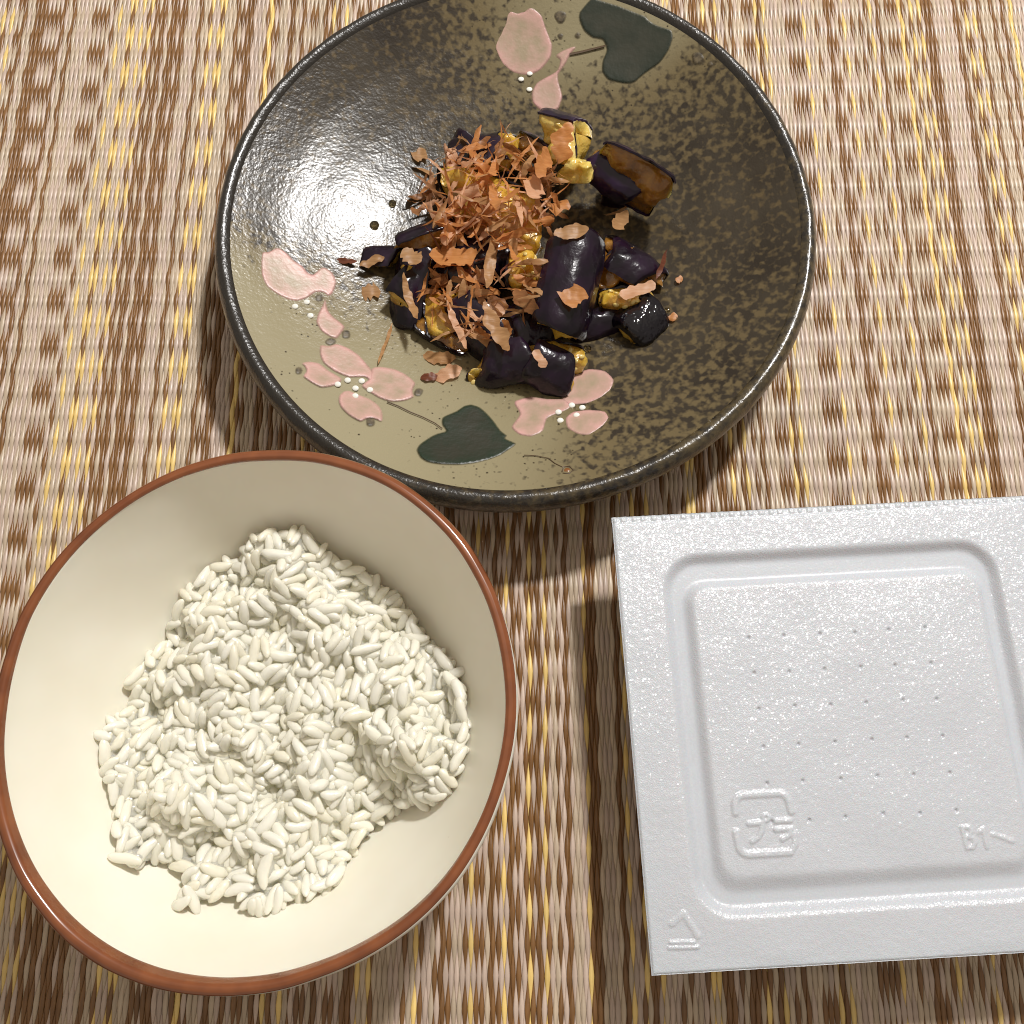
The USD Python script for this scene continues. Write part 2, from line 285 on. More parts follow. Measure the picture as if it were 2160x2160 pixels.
for n, pr in enumerate(PAIRS):
    for ph, ch in ((0.0, pr[0]), (0.5, pr[1])):
        if ch == 'L' and srng.random() < 0.45: ch = 'P'
        cords.append((I0 + n, ph, ch))
centre = 125
order = sorted(range(len(cords)), key=lambda k: abs(cords[k][0] - centre))
near = set(order[:296])
rest = {}
for k, (i, ph, ch) in enumerate(cords):
    v, f = strand(i, ph)
    if k in near:
        obj('cord', (v, f), STR[ch], mat_t)
    else:
        rest.setdefault(ch, []).append((v, f))
for ch, nm in (('L', 'beige_outer_cords'), ('P', 'pinkish_outer_cords'), ('D', 'brown_outer_cords'), ('Y', 'yellow_outer_cords')):
    ms = [trimesh.Trimesh(v, np.vstack([f[:, [0, 1, 2]], f[:, [0, 2, 3]]]), process=False) for v, f in rest.get(ch, [])]
    obj(nm, ms, STR[ch], mat_t, kind='stuff')
wefts = []
for k in range(-3, 44):
    y = -0.0505 + k * 0.00693
    w = trimesh.creation.cylinder(0.0006, 0.345, sections=8); w.apply_transform(trimesh.transformations.rotation_matrix(math.pi / 2, (0, 1, 0))); w.apply_translation((0, y, -0.0010)); wefts.append(w)
obj('weft_cords', wefts, M_dark, mat_t, kind='stuff')

# ------------------------------------------------------------------ the plate
PC = np.array([0.0, 0.14]); PR = 0.0783; RHO = 0.156; PZ0 = 0.0058
FP = [-0.002, 0.00195, -0.00638, -0.00192, 0.00991, -0.00054, -0.00204, 0.00039, -0.00374]
FB = [-0.00881, 0.01098, 0.00152, -0.00953, 0.00905, 0.00324, -0.00188, -0.0041, -0.00388]
def warp(a, F):
    s = F[0] + 0 * a
    for k in range(1, 5): s = s + F[2 * k - 1] * np.cos(k * a) + F[2 * k] * np.sin(k * a)
    return 1 + s
def plate_z(r):
    return PZ0 + RHO - np.sqrt(np.maximum(RHO**2 - r**2, 1e-9))
def on_plate(px, py, lift=0.0):
    z = 0.015
    for _ in range(12):
        p = at(px, py, z); z = float(plate_z(np.hypot(*(p[:2] - PC)))) + lift
    return p
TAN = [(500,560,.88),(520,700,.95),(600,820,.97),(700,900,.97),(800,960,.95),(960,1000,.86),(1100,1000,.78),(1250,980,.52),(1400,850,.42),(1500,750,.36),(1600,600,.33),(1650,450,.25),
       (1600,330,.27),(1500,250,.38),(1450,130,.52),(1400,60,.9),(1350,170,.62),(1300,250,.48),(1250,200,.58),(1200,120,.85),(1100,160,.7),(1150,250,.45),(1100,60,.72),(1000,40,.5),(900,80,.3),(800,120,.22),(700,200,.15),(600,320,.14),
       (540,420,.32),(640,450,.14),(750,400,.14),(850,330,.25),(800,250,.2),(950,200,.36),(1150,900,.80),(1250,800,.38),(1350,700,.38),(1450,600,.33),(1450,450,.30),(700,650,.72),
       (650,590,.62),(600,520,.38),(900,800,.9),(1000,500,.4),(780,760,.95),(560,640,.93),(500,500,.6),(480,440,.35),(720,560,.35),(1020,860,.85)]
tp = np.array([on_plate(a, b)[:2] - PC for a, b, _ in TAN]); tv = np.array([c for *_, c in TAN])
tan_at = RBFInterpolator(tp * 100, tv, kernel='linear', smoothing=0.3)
plate = thing('plate', 'round dark stoneware plate with pink blossoms and green leaves, food on it', 'plate', (PC[0], PC[1], 0))
NA = 320
az = np.linspace(0, 2 * np.pi, NA, endpoint=False)
def lathe(rz, F, bump=0.0, seed=0):
    rz = np.array(rz); w = warp(az, F)
    A = np.repeat(az[None], len(rz), 0); R = rz[:, :1] * (1 + (w - 1)[None] * np.clip(rz[:, :1] / 0.05, 0, 1)); Z = np.repeat(rz[:, 1:], NA, 1)
    V = np.stack([R * np.cos(A), R * np.sin(A), Z], -1)
    return V.reshape(-1, 3), grid_faces(len(rz), NA, True)
rin = np.concatenate([[0.0002], np.linspace(0.002, 0.0738, 90)])
ring = 0.00005 * np.sin(rin / 0.0021) * np.clip(rin / 0.03, 0, 1)                       # throwing rings
Vb, Fb = lathe(np.stack([rin, plate_z(rin) + ring], 1), FP)
hb_ = (meshkit.fbm(np.stack([Vb[:, 0] * 260, Vb[:, 1] * 260, Vb[:, 0] * 0], -1), 2, 4) - 0.5)
Vb[:, 2] += hb_ * 0.00007
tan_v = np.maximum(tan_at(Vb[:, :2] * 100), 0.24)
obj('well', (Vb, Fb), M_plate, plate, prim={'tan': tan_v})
zc = float(plate_z(0.0738))
rimp = [(0.0736, zc - 0.0004), (0.0742, zc + 0.0004), (0.0751, zc + 0.0010), (0.0760, zc + 0.00115), (0.0768, zc + 0.0008), (0.0775, zc + 0.0000), (0.0780, zc - 0.0010), (0.0783, zc - 0.0022), (0.0783, zc - 0.0034), (0.0779, zc - 0.0046), (0.0768, zc - 0.0058), (0.0745, zc - 0.0072), (0.070, zc - 0.0095)]
rimp = np.array(rimp); tt = np.linspace(0, len(rimp) - 1, 44)
from scipy.interpolate import CubicSpline
rimp = CubicSpline(np.arange(len(rimp)), rimp)(tt)
Vr, Fr = lathe(rimp, FP)
n_ = meshkit.fbm(Vr * 420, 2, 11) - 0.5
Vr = Vr * (1 + n_[:, None] * np.array([0.006, 0.006, 0.03]) * 0.5)
ra = np.arctan2(Vr[:, 1], Vr[:, 0])
rim_tan = 0.18 + 0.34 * np.clip(np.cos(ra + 0.7), 0, 1)
obj('rim', (Vr, Fr), M_rim, plate, prim={'tan': rim_tan})
und = [(0.0705, zc - 0.0093), (0.060, 0.0095), (0.048, 0.0050), (0.038, 0.0030), (0.036, 0.0012), (0.034, 0.0006), (0.031, 0.0008), (0.030, 0.0026), (0.0002, 0.0028)]
Vu, Fu = lathe(CubicSpline(np.arange(4), und[:4])(np.linspace(0, 3, 20)).tolist() + und[4:], FP)
obj('underside', (Vu, Fu), M_rim, plate, prim={'tan': np.full(len(Vu), 0.25)})

def relief(pts_px, h, name, m, bev=0.0006, sign=1, step=0.0004, lab=None):
    """a patch of thick enamel on the plate: outline in the photograph laid on the glaze, its own thickness"""
    P = np.array([on_plate(a, b)[:2] - PC for a, b in pts_px])
    t = np.arange(len(P) + 1); Pc = np.vstack([P, P[:1]])
    cs = CubicSpline(t, Pc, bc_type='periodic')(np.linspace(0, len(P), len(P) * 6, endpoint=False))
    cs = 0.55 * cs + 0.45 * np.stack([np.interp(np.linspace(0, len(P), len(P) * 6, endpoint=False), t, Pc[:, k]) for k in (0, 1)], 1)
    poly = Polygon(cs).buffer(0)
    poly = poly.intersection(Point(0, 0).buffer(0.0733))
    if poly.geom_type != 'Polygon': poly = max(poly.geoms, key=lambda g: g.area)
    b = np.array(poly.exterior.coords)[:-1]; L = poly.exterior.length
    b = np.array([poly.exterior.interpolate(s).coords[0] for s in np.arange(0, L, step * 0.7)])
    x0, y0, x1, y1 = poly.bounds
    g = np.stack(np.meshgrid(np.arange(x0, x1, step), np.arange(y0, y1, step)), -1).reshape(-1, 2) + rng.uniform(-1, 1, 2) * step * 0.2
    inner = poly.buffer(-step * 0.45)
    g = g[shapely.contains_xy(inner, g[:, 0], g[:, 1])]
    A = np.vstack([b, g]); T = Delaunay(A).simplices
    c = A[T].mean(1); T = T[shapely.contains_xy(poly, c[:, 0], c[:, 1])]
    d = shapely.distance(shapely.points(A), poly.exterior)
    rA = np.hypot(A[:, 0], A[:, 1])
    z = plate_z(rA) + 0.00005 * np.sin(rA / 0.0021) * np.clip(rA / 0.03, 0, 1) + (meshkit.fbm(np.stack([A[:, 0] * 260, A[:, 1] * 260, A[:, 0] * 0], -1), 2, 4) - 0.5) * 0.00007 + 0.00008 + h * ss(d / bev) - 0.00016 * (d < 1e-7)
    area = np.cross(A[T[:, 1]] - A[T[:, 0]], A[T[:, 2]] - A[T[:, 0]]); T[area < 0] = T[area < 0][:, ::-1]
    return obj(name, (np.column_stack([A, z]), T), m, plate, prim={'rimward': 0.92 * np.exp(-d / 0.0016), 'cover': 0.02 + 0.98 * ss((d - 0.00002) / 0.0006)}, label=lab)
def z1(*l): return [(400 + .2588 * a, 450 + .2588 * b) for a, b in l]
def z2(*l): return [(800 + .2588 * a, 850 + .2588 * b) for a, b in l]
def z3(*l): return [(960 + .4037 * a, 600 + .4037 * b) for a, b in l]
def z4(*l): return [(960 + .4037 * a, .4037 * b) for a, b in l]
PET = [z1((605,325),(650,320),(700,295),(740,290),(800,330),(860,390),(920,430),(960,480),(1000,495),(1050,450),(1090,440),(1150,480),(1185,560),(1150,650),(1110,665),(1080,640),(1020,640),(960,680),(880,705),(800,690),(720,650),(640,590),(600,500),(595,400)),
       z1((1110,700),(1130,790),(1180,850),(1260,920),(1225,985),(1200,1015),(1150,1005),(1080,960),(1035,890),(1050,820),(1085,750)),
       z1((1075,1080),(1140,1085),(1200,1070),(1290,1100),(1380,1160),(1450,1240),(1490,1300),(1480,1370),(1420,1330),(1300,1330),(1180,1280),(1100,1220),(1070,1150)),
       z1((915,1225),(970,1210),(1060,1225),(1130,1280),(1230,1340),(1200,1390),(1080,1415),(1000,1380),(930,1330),(950,1290),(940,1250)),
       z1((1490,1270),(1560,1255),(1660,1270),(1750,1310),(1830,1380),(1810,1440),(1820,1490),(1750,1520),(1650,1530),(1550,1500),(1450,1440),(1410,1400),(1470,1350)),
       z1((1225,1490),(1260,1455),(1310,1450),(1380,1480),(1460,1510),(1530,1560),(1565,1620),(1560,1690),(1500,1670),(1440,1670),(1390,1690),(1300,1640),(1240,1580),(1220,1530)),
       z3((630,470),(700,445),(780,455),(825,500),(810,550),(760,590),(690,620),(600,625),(560,590),(590,520)),
       z3((320,610),(400,590),(480,600),(560,600),(600,640),(550,670),(480,700),(460,760),(400,790),(340,780),(300,740),(340,680),(320,640)),
       z3((580,700),(620,665),(700,655),(780,665),(800,700),(770,740),(700,785),(640,780),(590,750)),
       z4((290,60),(320,70),(360,65),(390,45),(420,60),(450,90),(470,150),(500,230),(490,300),(440,360),(380,385),(310,375),(250,330),(215,260),(210,200),(235,130),(260,90)),
       z4((520,300),(560,270),(610,250),(630,255),(600,290),(575,340),(540,390),(545,440),(560,500),(540,560),(500,580),(450,570),(410,530),(405,480),(430,430),(480,400),(530,370),(545,320))]
def grow(P, k): c = np.mean(P, 0); return [tuple(c + (np.array(q) - c) * k) for q in P]
for P in PET: relief(grow(P, 1.06), 0.00011, 'painted_petal', M_petal)
relief(z2((510,120),(560,90),(630,60),(690,20),(750,8),(820,30),(880,80),(940,150),(1000,230),(1045,265),(1035,290),(1120,330),(1060,380),(1000,420),(900,460),(780,490),(650,505),(500,500),(390,480),(330,440),(300,380),(330,330),(400,280),(470,245),(540,225),(510,180)), 0.0001, 'painted_leaf', M_leaf, lab='painted dark green leaf near the lower rim')
relief(z4((650,60),(690,10),(740,-30),(850,-40),(930,0),(960,40),(1010,100),(1060,130),(1130,155),(1140,200),(1120,260),(1070,330),(1000,380),(940,430),(890,440),(800,420),(765,370),(770,310),(790,260),(770,210),(720,200),(670,160),(645,100)), 0.0001, 'painted_leaf', M_leaf2, lab='painted grey green leaf at the upper rim')
for (a, b, r) in [(550,90,34),(550,190,18),(640,185,18),(1265,305,34),(1332,335,17),(300,690,0)]:
    if r: relief(z4(*[(a + r * (1 + .15 * math.sin(3 * t + a)) * math.cos(t), b + r * 1.1 * math.sin(t)) for t in np.linspace(0, 6.283, 10, endpoint=False)]), 0.00005, 'glaze_blot', M_blot)
for (a, b, r) in [(650,300,40),(1055,690,42),(1275,985,48),(1150,1045,44),(890,1280,40),(1475,1695,50),(1865,1455,45)]:
    relief(z1(*[(a + r * (1 + .2 * math.sin(2 * t + b)) * math.cos(t), b + r * .8 * math.sin(t)) for t in np.linspace(0, 6.283, 10, endpoint=False)]), 0.00004, 'glaze_blot', M_blot)
def dot(px, py, r=0.00085):
    p = on_plate(px, py); s = trimesh.creation.icosphere(subdivisions=2, radius=1); s.apply_scale((r, r * .9, 0.00035)); s.apply_translation((p[0] - PC[0], p[1] - PC[1], p[2] + 0.0001))
    obj('painted_dot', s, M_dot, plate)
for a, b in z1((860,760),(955,725),(985,835),(1208,1395),(1288,1362),(1403,1368),(1352,1427),(1470,1440),(1350,1490)) + z3((540,668),(610,632),(665,645),(635,685),(550,712)) + z4((345,415),(390,385),(388,468)): dot(a, b)
def line_on(pts, r, m, name, lift=0.0002):
    P = np.array([on_plate(a, b, lift) for a, b in pts]); P[:, :2] -= PC
    d = np.gradient(P, axis=0); n = np.stack([-d[:, 1], d[:, 0], d[:, 2] * 0], 1); n /= np.linalg.norm(n, axis=1, keepdims=True)
    w = r * np.linspace(1, .7, len(P))[:, None]
    up = np.array([0, 0, 0.0001])
    V = np.stack([P - n * w, P + up, P + n * w], 1).reshape(-1, 3)
    obj(name, (V, grid_faces(len(P), 3)[:, ::-1]), m, plate)
line_on(z1((1610,1535),(1700,1570),(1800,1620),(1900,1660),(2000,1710),(2060,1755)), 0.00018, M_stem, 'painted_stem')
line_on(z4((600,282),(660,270),(720,255),(785,238)), 0.0004, M_stem, 'painted_stem')
line_on(z2((1180,425),(1280,430),(1380,450),(1430,490),(1490,520)), 0.00012, M_stem, 'painted_stem')
line_on(z2((1490,560),(1500,520),(1550,515),(1580,545),(1550,575),(1495,570)), 0.00015, M_stem, 'painted_stem')
relief(z2((1500,560),(1510,530),(1545,525),(1565,545),(1545,566)), 0.0001, 'rust_spot', M_rust)

# ------------------------------------------------------------------ the rice bowl
BC = np.array([-0.050734, 0.013712]); BR = 0.0529; BH = 0.050
bowl = thing('rice_bowl', 'small cream ceramic bowl with brown glazed rim, filled with white rice', 'bowl', (BC[0], BC[1], 0))
def bowl_in(r):
    r = np.asarray(r, float)
    return 0.0075 + 0.0405 * np.clip((r - 0.010) / (0.0500 - 0.010), 0, None) ** 2.3
rr = np.concatenate([[0.0002], np.linspace(0.004, 0.0497, 60)])
prof = [(r, float(bowl_in(r))) for r in rr]
lip = [(0.0502, BH - 0.0013), (0.05055, BH - 0.0004), (0.0511, BH), (0.0518, BH - 0.0001), (0.05245, BH - 0.0006), (0.0528, BH - 0.0014), (0.0529, BH - 0.0026)]
outp = [(0.0527, BH - 0.0045), (0.0518, BH - 0.009), (0.0495, 0.033), (0.045, 0.024), (0.037, 0.0145), (0.030, 0.0095), (0.0265, 0.0075), (0.0255, 0.0062), (0.025, 0.0006), (0.024, 0.0002), (0.022, 0.0004), (0.0205, 0.0035), (0.0002, 0.004)]
allp = np.array(prof + lip + outp)
Vw, Fw = lathe(allp, FB)
hn = meshkit.fbm(Vw * 60, 2, 2) - 0.5
Vw[:, :2] *= (1 + hn[:, None] * 0.012)
obj('body', (Vw, Fw), M_bowl, bowl)
# brown glaze band over the lip: reaches lower inside on the near side, as dipped by hand
path_pts = np.array([p for p in prof if p[1] > 0.040] + lip + outp[:2]); cum = np.r_[0, np.cumsum(np.hypot(*np.diff(path_pts, axis=0).T))]
top_i = len([p for p in prof if p[1] > 0.040]) + 2
NB = 22
band = np.zeros((NB, NA, 3))
w = warp(az, FB)
nrm2 = np.gradient(path_pts, axis=0); nrm2 = np.stack([-nrm2[:, 1], nrm2[:, 0]], 1); nrm2 /= np.linalg.norm(nrm2, axis=1, keepdims=True)
for j, a in enumerate(az):
    dn = max(0.0, math.cos(a + math.pi / 2 + 0.35))
    s0 = cum[top_i] - (0.0011 + 0.0021 * dn + 0.0003 * math.sin(5 * a) * 0.4); s1 = cum[top_i] + 0.0032 - 0.0018 * max(0.0, math.cos(a + 0.7))
    s = np.linspace(s0, s1, NB)
    lift = 0.00016 * np.sqrt(np.clip(1 - np.abs(np.linspace(-1, 1, NB)) ** 6, 0, 1)) - 0.00002
    r = np.interp(s, cum, path_pts[:, 0]) + np.interp(s, cum, nrm2[:, 0]) * lift; z = np.interp(s, cum, path_pts[:, 1]) + np.interp(s, cum, nrm2[:, 1]) * lift
    r = r * w[j]
    band[:, j] = np.stack([r * math.cos(a), r * math.sin(a), z], 1)
Vn = band.reshape(-1, 3); hn = meshkit.fbm(Vn * 60, 2, 2) - 0.5; Vn[:, :2] *= (1 + hn[:, None] * 0.012)
obj('brown_rim', (Vn, grid_faces(NB, NA, True)), M_band, bowl)

# ------------------------------------------------------------------ the rice
RP = [(530,1120),(585,1112),(640,1110),(700,1165),(770,1205),(830,1250),(880,1310),(930,1370),(965,1420),(985,1470),(985,1580),(950,1660),(940,1690),(860,1700),(800,1730),(780,1760),(740,1790),(720,1850),(680,1880),(600,1905),(530,1935),(490,1890),(440,1898),(350,1928),(375,1885),(380,1840),(330,1820),(228,1832),(250,1795),(232,1750),(215,1650),(207,1590),(195,1545),(235,1505),(272,1480),(270,1420),(310,1380),(350,1335),(350,1290),(390,1235),(440,1190),(500,1165)]
def on_bowl(px, py, lift):
    z = 0.03
    for _ in range(14):
        p = at(px, py, z); z = 0.5 * z + 0.5 * (float(bowl_in(min(np.hypot(*(p[:2] - BC)), 0.05))) + lift)
    return p
rpoly = Polygon([on_bowl(a, b, 0.005)[:2] for a, b in RP]).buffer(0)
G = 0.0004; gx = np.arange(-0.055, 0.055, G); XX, YY = np.meshgrid(gx, gx)                      # XX: x, rows: y, local to the bowl
shapely.prepare(rpoly)
inside = shapely.contains_xy(rpoly, XX + BC[0], YY + BC[1])
dist = shapely.distance(shapely.points(XX + BC[0], YY + BC[1]), rpoly.exterior) * np.where(inside, 1, -1)
base = bowl_in(np.hypot(XX, YY))
lump = meshkit.fbm(np.stack([XX * 110, YY * 110, XX * 0], -1), 3, 21) - 0.5
dome = 0.0045 + 0.0155 * ss(dist / 0.016) + 0.014 * lump * ss(dist / 0.006)
target = np.where(inside, np.minimum(base + dome, 0.0455 + 0 * base), base)
target = np.maximum(gaussian_filter(target, 1.2), base)
core = np.where(dist > 0.0035, target - 0.0026, base - 0.002)
core = gaussian_filter(core, 2.0)
hm = np.maximum(base, core)
rice = thing('rice', 'mound of steamed white rice heaped inside the cream bowl', 'rice', (BC[0], BC[1], 0))
ico = trimesh.creation.icosphere(subdivisions=2, radius=1.0)
rr_ = np.random.default_rng(12)
grains = []
cells = np.argwhere(dist > 0.0009)
tries = 0
while len(grains) < 1900 and tries < 40000:
    tries += 1
    iy, ix = cells[rr_.integers(len(cells))]
    if hm[iy, ix] > target[iy, ix] - 0.0004: continue
    s = rr_.uniform(0.85, 1.12); a, b, c = 0.0031 * s * rr_.uniform(.75, 1.15), 0.00116 * s, 0.00100 * s
    yaw = rr_.uniform(0, math.pi)
    w5 = 4
    y0, y1, x0, x1 = max(iy - w5, 0), iy + w5 + 1, max(ix - w5, 0), ix + w5 + 1
    loc = hm[y0:y1, x0:x1]
    gy = (loc[-1].mean() - loc[0].mean()) / (G * (loc.shape[0] - 1)); gxx = (loc[:, -1].mean() - loc[:, 0].mean()) / (G * (loc.shape[1] - 1))
    d = np.array([math.cos(yaw), math.sin(yaw)])
    slope = np.clip(d @ np.array([gxx, gy]), -0.9, 0.9) + rr_.normal(0, 0.30)
    ax = np.array([d[0], d[1], slope]); ax /= np.linalg.norm(ax)
    side = np.cross([0, 0, 1], ax); side /= np.linalg.norm(side); up = np.cross(ax, side)
    u = np.linspace(-.75, .75, 7)
    sx = ix + np.round(u * a * ax[0] / G).astype(int); sy = iy + np.round(u * a * ax[1] / G).astype(int)
    ok = (sx >= 2) & (sx < len(gx) - 2) & (sy >= 2) & (sy < len(gx) - 2)
    if ok.sum() < 5: continue
    if (dist[sy[ok], sx[ok]] < -0.0016).any(): continue
    need = hm[sy[ok], sx[ok]] - u[ok] * a * ax[2] + c * 0.48 * np.sqrt(1 - u[ok] ** 2)
    z = np.sort(need)[-2]
    if z > target[iy, ix] + 0.0016: continue
    # mesh
    V = ico.vertices.copy()
    tap = 1 - 0.16 * V[:, 0]; V[:, 1] *= tap; V[:, 2] *= tap
    rad_ = np.hypot(V[:, 1], V[:, 2]); full = np.maximum(1 - np.abs(V[:, 0]) ** 2.35, 0) ** 0.5; k_ = np.where(rad_ > 1e-6, full / np.maximum(rad_, 1e-6), 1); V[:, 1] *= k_; V[:, 2] *= k_
    V = V * (a, b, c); bend = rr_.uniform(-1, 1) * 70
    V[:, 1] += bend * (V[:, 0] ** 2 - (a * .5) ** 2) ; V[:, 2] += rr_.uniform(-1, .6) * 35 * (V[:, 0] ** 2)
    V += (meshkit.noise(V * 900 + len(grains) * 3.1, 5) - 0.5)[:, None] * ico.vertices * 0.00035
    roll = rr_.normal(0, .5); cr, sr = math.cos(roll), math.sin(roll)
    s2, u2 = side * cr + up * sr, -side * sr + up * cr
    cen = np.array([gx[ix], gx[iy], z])
    W = V @ np.stack([ax, s2, u2]) + cen
    grains.append((cen, W))
    # raise the height map under the grain
    r = int(a / G) + 2
    yy0, yy1, xx0, xx1 = max(iy - r, 0), min(iy + r + 1, len(gx)), max(ix - r, 0), min(ix + r + 1, len(gx))
    dx, dy = XX[yy0:yy1, xx0:xx1] - cen[0], YY[yy0:yy1, xx0:xx1] - cen[1]
    al = dx * d[0] + dy * d[1]; cr_ = -dx * d[1] + dy * d[0]
    q = 1 - (al / (a * np.hypot(ax[0], ax[1]))) ** 2 - (cr_ / b) ** 2
    hm[yy0:yy1, xx0:xx1] = np.maximum(hm[yy0:yy1, xx0:xx1], np.where(q > 0, z + c * np.sqrt(np.maximum(q, 0)) + al * ax[2], 0))
# those that show most: highest above the heaped surface seen from above
score = []
for k, (cen, W) in enumerate(grains):
    i_x = np.clip(((W[:, 0] - gx[0]) / G).round().astype(int), 0, len(gx) - 1); i_y = np.clip(((W[:, 1] - gx[0]) / G).round().astype(int), 0, len(gx) - 1)
    score.append(-(W[:, 2] >= hm[i_y, i_x] - 0.0003).mean())
top = set(np.argsort(score, kind='stable')[:298].tolist())
left = [[], [], []]
for k, (cen, W) in enumerate(grains):
    m = k % 5; m = 0 if m < 2 else (1 if m < 4 else 2)
    if k in top: obj('rice_grain', (W, ico.faces), M_rice[m], rice)
    else: left[m].append(trimesh.Trimesh(W, ico.faces, process=False))
# the sticky packed rice between and under the grains: follows the heap just below its surface
ks = slice(0, None, 2)
fill = gaussian_filter(np.where(dist > -0.0012, hm, base), 1.6)
soft = np.minimum(fill - 0.00055 + (meshkit.fbm(np.stack([XX * 700, YY * 700, XX * 0], -1), 2, 41) - 0.5) * 0.0009, hm - 0.00025)
soft = np.where(dist > 0.0004, soft, base - 0.0015)
soft = gaussian_filter(soft, 0.8)
cv = np.stack([XX[ks, ks], YY[ks, ks], soft[ks, ks]], -1); nn = cv.shape[0]
cf = grid_faces(nn, nn); cin = (dist[ks, ks] > -0.0004).reshape(-1)
cf = cf[cin[cf].all(1)]
mc = trimesh.Trimesh(cv.reshape(-1, 3), np.vstack([cf[:, [0, 1, 2]], cf[:, [0, 2, 3]]]), process=False); mc.remove_unreferenced_vertices()
obj('packed_rice', mc, M_rice[3], rice, kind='stuff')
for m, nm in enumerate(('packed_grains', 'packed_white_grains', 'packed_cream_grains')):
    obj(nm, left[m], M_rice[m], rice, kind='stuff')

# ------------------------------------------------------------------ the foam tray with its lid
TX, TY, TROT, TS, TH = 0.023308, 0.059165, 0.066489, 0.098, 0.026
tray = UsdGeom.Xform.Define(stage, path('foam_tray')); tray.AddTranslateOp().Set(Gf.Vec3d(TX, TY, 0)); tray.AddRotateZOp().Set(math.degrees(TROT))
tray = tag(tray.GetPrim(), 'square white foam food tray with closed embossed lid, right of the bowl', 'food tray')
n = 440
uu = np.linspace(0, TS * 1000, n); U, V = np.meshgrid(uu, uu)                                   # mm: U to the right, V towards the viewer
def rrect(x0, y0, x1, y1, r):
    cx, cy, hx, hy = (x0 + x1) / 2, (y0 + y1) / 2, (x1 - x0) / 2, (y1 - y0) / 2
    qx, qy = np.abs(U - cx) - hx + r, np.abs(V - cy) - hy + r
    return np.hypot(np.maximum(qx, 0), np.maximum(qy, 0)) + np.minimum(np.maximum(qx, qy), 0) - r    # < 0 inside
outer = rrect(10.0, 9.8, 88.3, 88.2, 9.0); chan_i = rrect(14.6, 16.0, 84.6, 83.8, 5.0); plat = rrect(17.2, 18.3, 82.3, 79.6, 4.0)
D = 1.7
zf = -D * ss(-outer / 2.6)
rise = ss((chan_i - 0.0) / (chan_i - plat - 1e-9) * 1.0)                                           # 0 at the channel edge .. 1 at the plateau edge
zf = np.where(chan_i < 0, -D + (D - 0.25) * rise, zf)
zf = gaussian_filter(zf, 1.6)
sm = np.clip(ss((-outer - 2.0) / 0.8) * ss((chan_i + 1.2) / 0.8), 0, 1)                            # the smooth channel
def seg_d(pts):
    d = np.full(U.shape, 1e9)
    for (a, b), (c, e) in zip(pts[:-1], pts[1:]):
        L2 = (c - a) ** 2 + (e - b) ** 2; t = np.clip(((U - a) * (c - a) + (V - b) * (e - b)) / max(L2, 1e-9), 0, 1)
        d = np.minimum(d, np.hypot(U - a - t * (c - a), V - b - t * (e - b)))
    return d
emb = np.zeros_like(U)
def stroke(pts, w=0.62, h=0.5):
    global emb
    emb = np.maximum(emb, h * ss(1.0 - (seg_d(pts) - w * .4) / (w * .9)))
def arc(cx, cy, r, a0, a1, k=10): return [(cx + r * math.cos(t), cy + r * math.sin(t)) for t in np.radians(np.linspace(a0, a1, k))]
# recycling mark: rounded square of two arrows round the two katakana
stroke([(21.0, 67.2), (21.0, 66.0)] + arc(23.2, 65.9, 2.2, 180, 270) + arc(30.6, 65.9, 2.2, 270, 350) + [(33.0, 67.6)], .8, .55)
stroke([(20.6, 71.2), (20.8, 73.6)] + arc(23.0, 73.6, 2.2, 180, 90) + [(31.6, 75.8)], .8, .55)
stroke([(33.0, 72.0), (33.0, 74.2), (32.2, 75.2)], .7, .4)
stroke([(23.6, 69.6), (26.6, 69.5), (26.2, 71.2), (25.2, 72.5), (23.9, 73.2)], .6, .5); stroke(arc(27.4, 68.6, .65, 0, 360), .4, .45)
stroke([(29.4, 69.4), (32.6, 69.4)], .6, .5); stroke([(29.2, 71.1), (32.5, 71.1), (32.0, 72.3), (30.4, 73.1)], .6, .5)
# B1 and a slanted stroke
stroke([(69.0, 72.8), (69.3, 77.0)], .5, .4); stroke([(69.0, 72.8), (70.6, 72.9), (70.9, 73.8), (70.4, 74.7), (69.2, 74.8)], .5, .4); stroke([(69.2, 74.8), (71.0, 75.0), (71.3, 76.0), (70.7, 77.0), (69.3, 77.0)], .5, .4)
stroke([(72.6, 74.0), (73.5, 73.4), (73.6, 77.1)], .5, .4); stroke([(75.4, 74.6), (77.4, 75.3), (79.3, 76.2)], .55, .35)
# corner mark: chevron over two bars
stroke([(5.1, 88.4), (7.7, 86.5), (10.2, 91.0)], .7, .35); stroke([(4.5, 91.9), (9.3, 92.1)], .45, .45); stroke([(4.1, 92.9), (10.0, 93.1)], .45, .45)
zf = zf + 0.55 * emb
for i in range(6):
    for j in range(6):
        hu, hv = 28.7 + 7.98 * i + rng.normal(0, .15), 29.9 + 7.9 * j + rng.normal(0, .15)
        zf -= 0.7 * np.exp(-(((U - hu) / 0.27) ** 2 + ((V - hv) / 0.27) ** 2))
edge = np.minimum(np.minimum(U, TS * 1000 - U), np.minimum(V, TS * 1000 - V))
zf -= 0.45 * (1 - ss(edge / 0.7)) ** 2
zf += np.where(V < 2.0, -0.25 * ss((2.0 - V) / 0.4) + 0.22 * ss((1.7 - V) / .5) * (np.sin(U * 2 * np.pi / 2.3 + 0.6 * np.sin(U)) > 0.2), 0)
big = meshkit.fbm(np.stack([U / 14, V / 14, U * 0], -1), 2, 31) - 0.5
zf += 0.5 * big * ss(edge / 3)
zf += (meshkit.noise(np.stack([U * 1.3, V * 1.3, U * 0], -1), 33) - 0.5) * 0.05 * (1 - sm)
Vl = np.stack([U / 1000, -V / 1000, TH + zf / 1000], -1).reshape(-1, 3)
Fl = grid_faces(n, n)[:, ::-1]
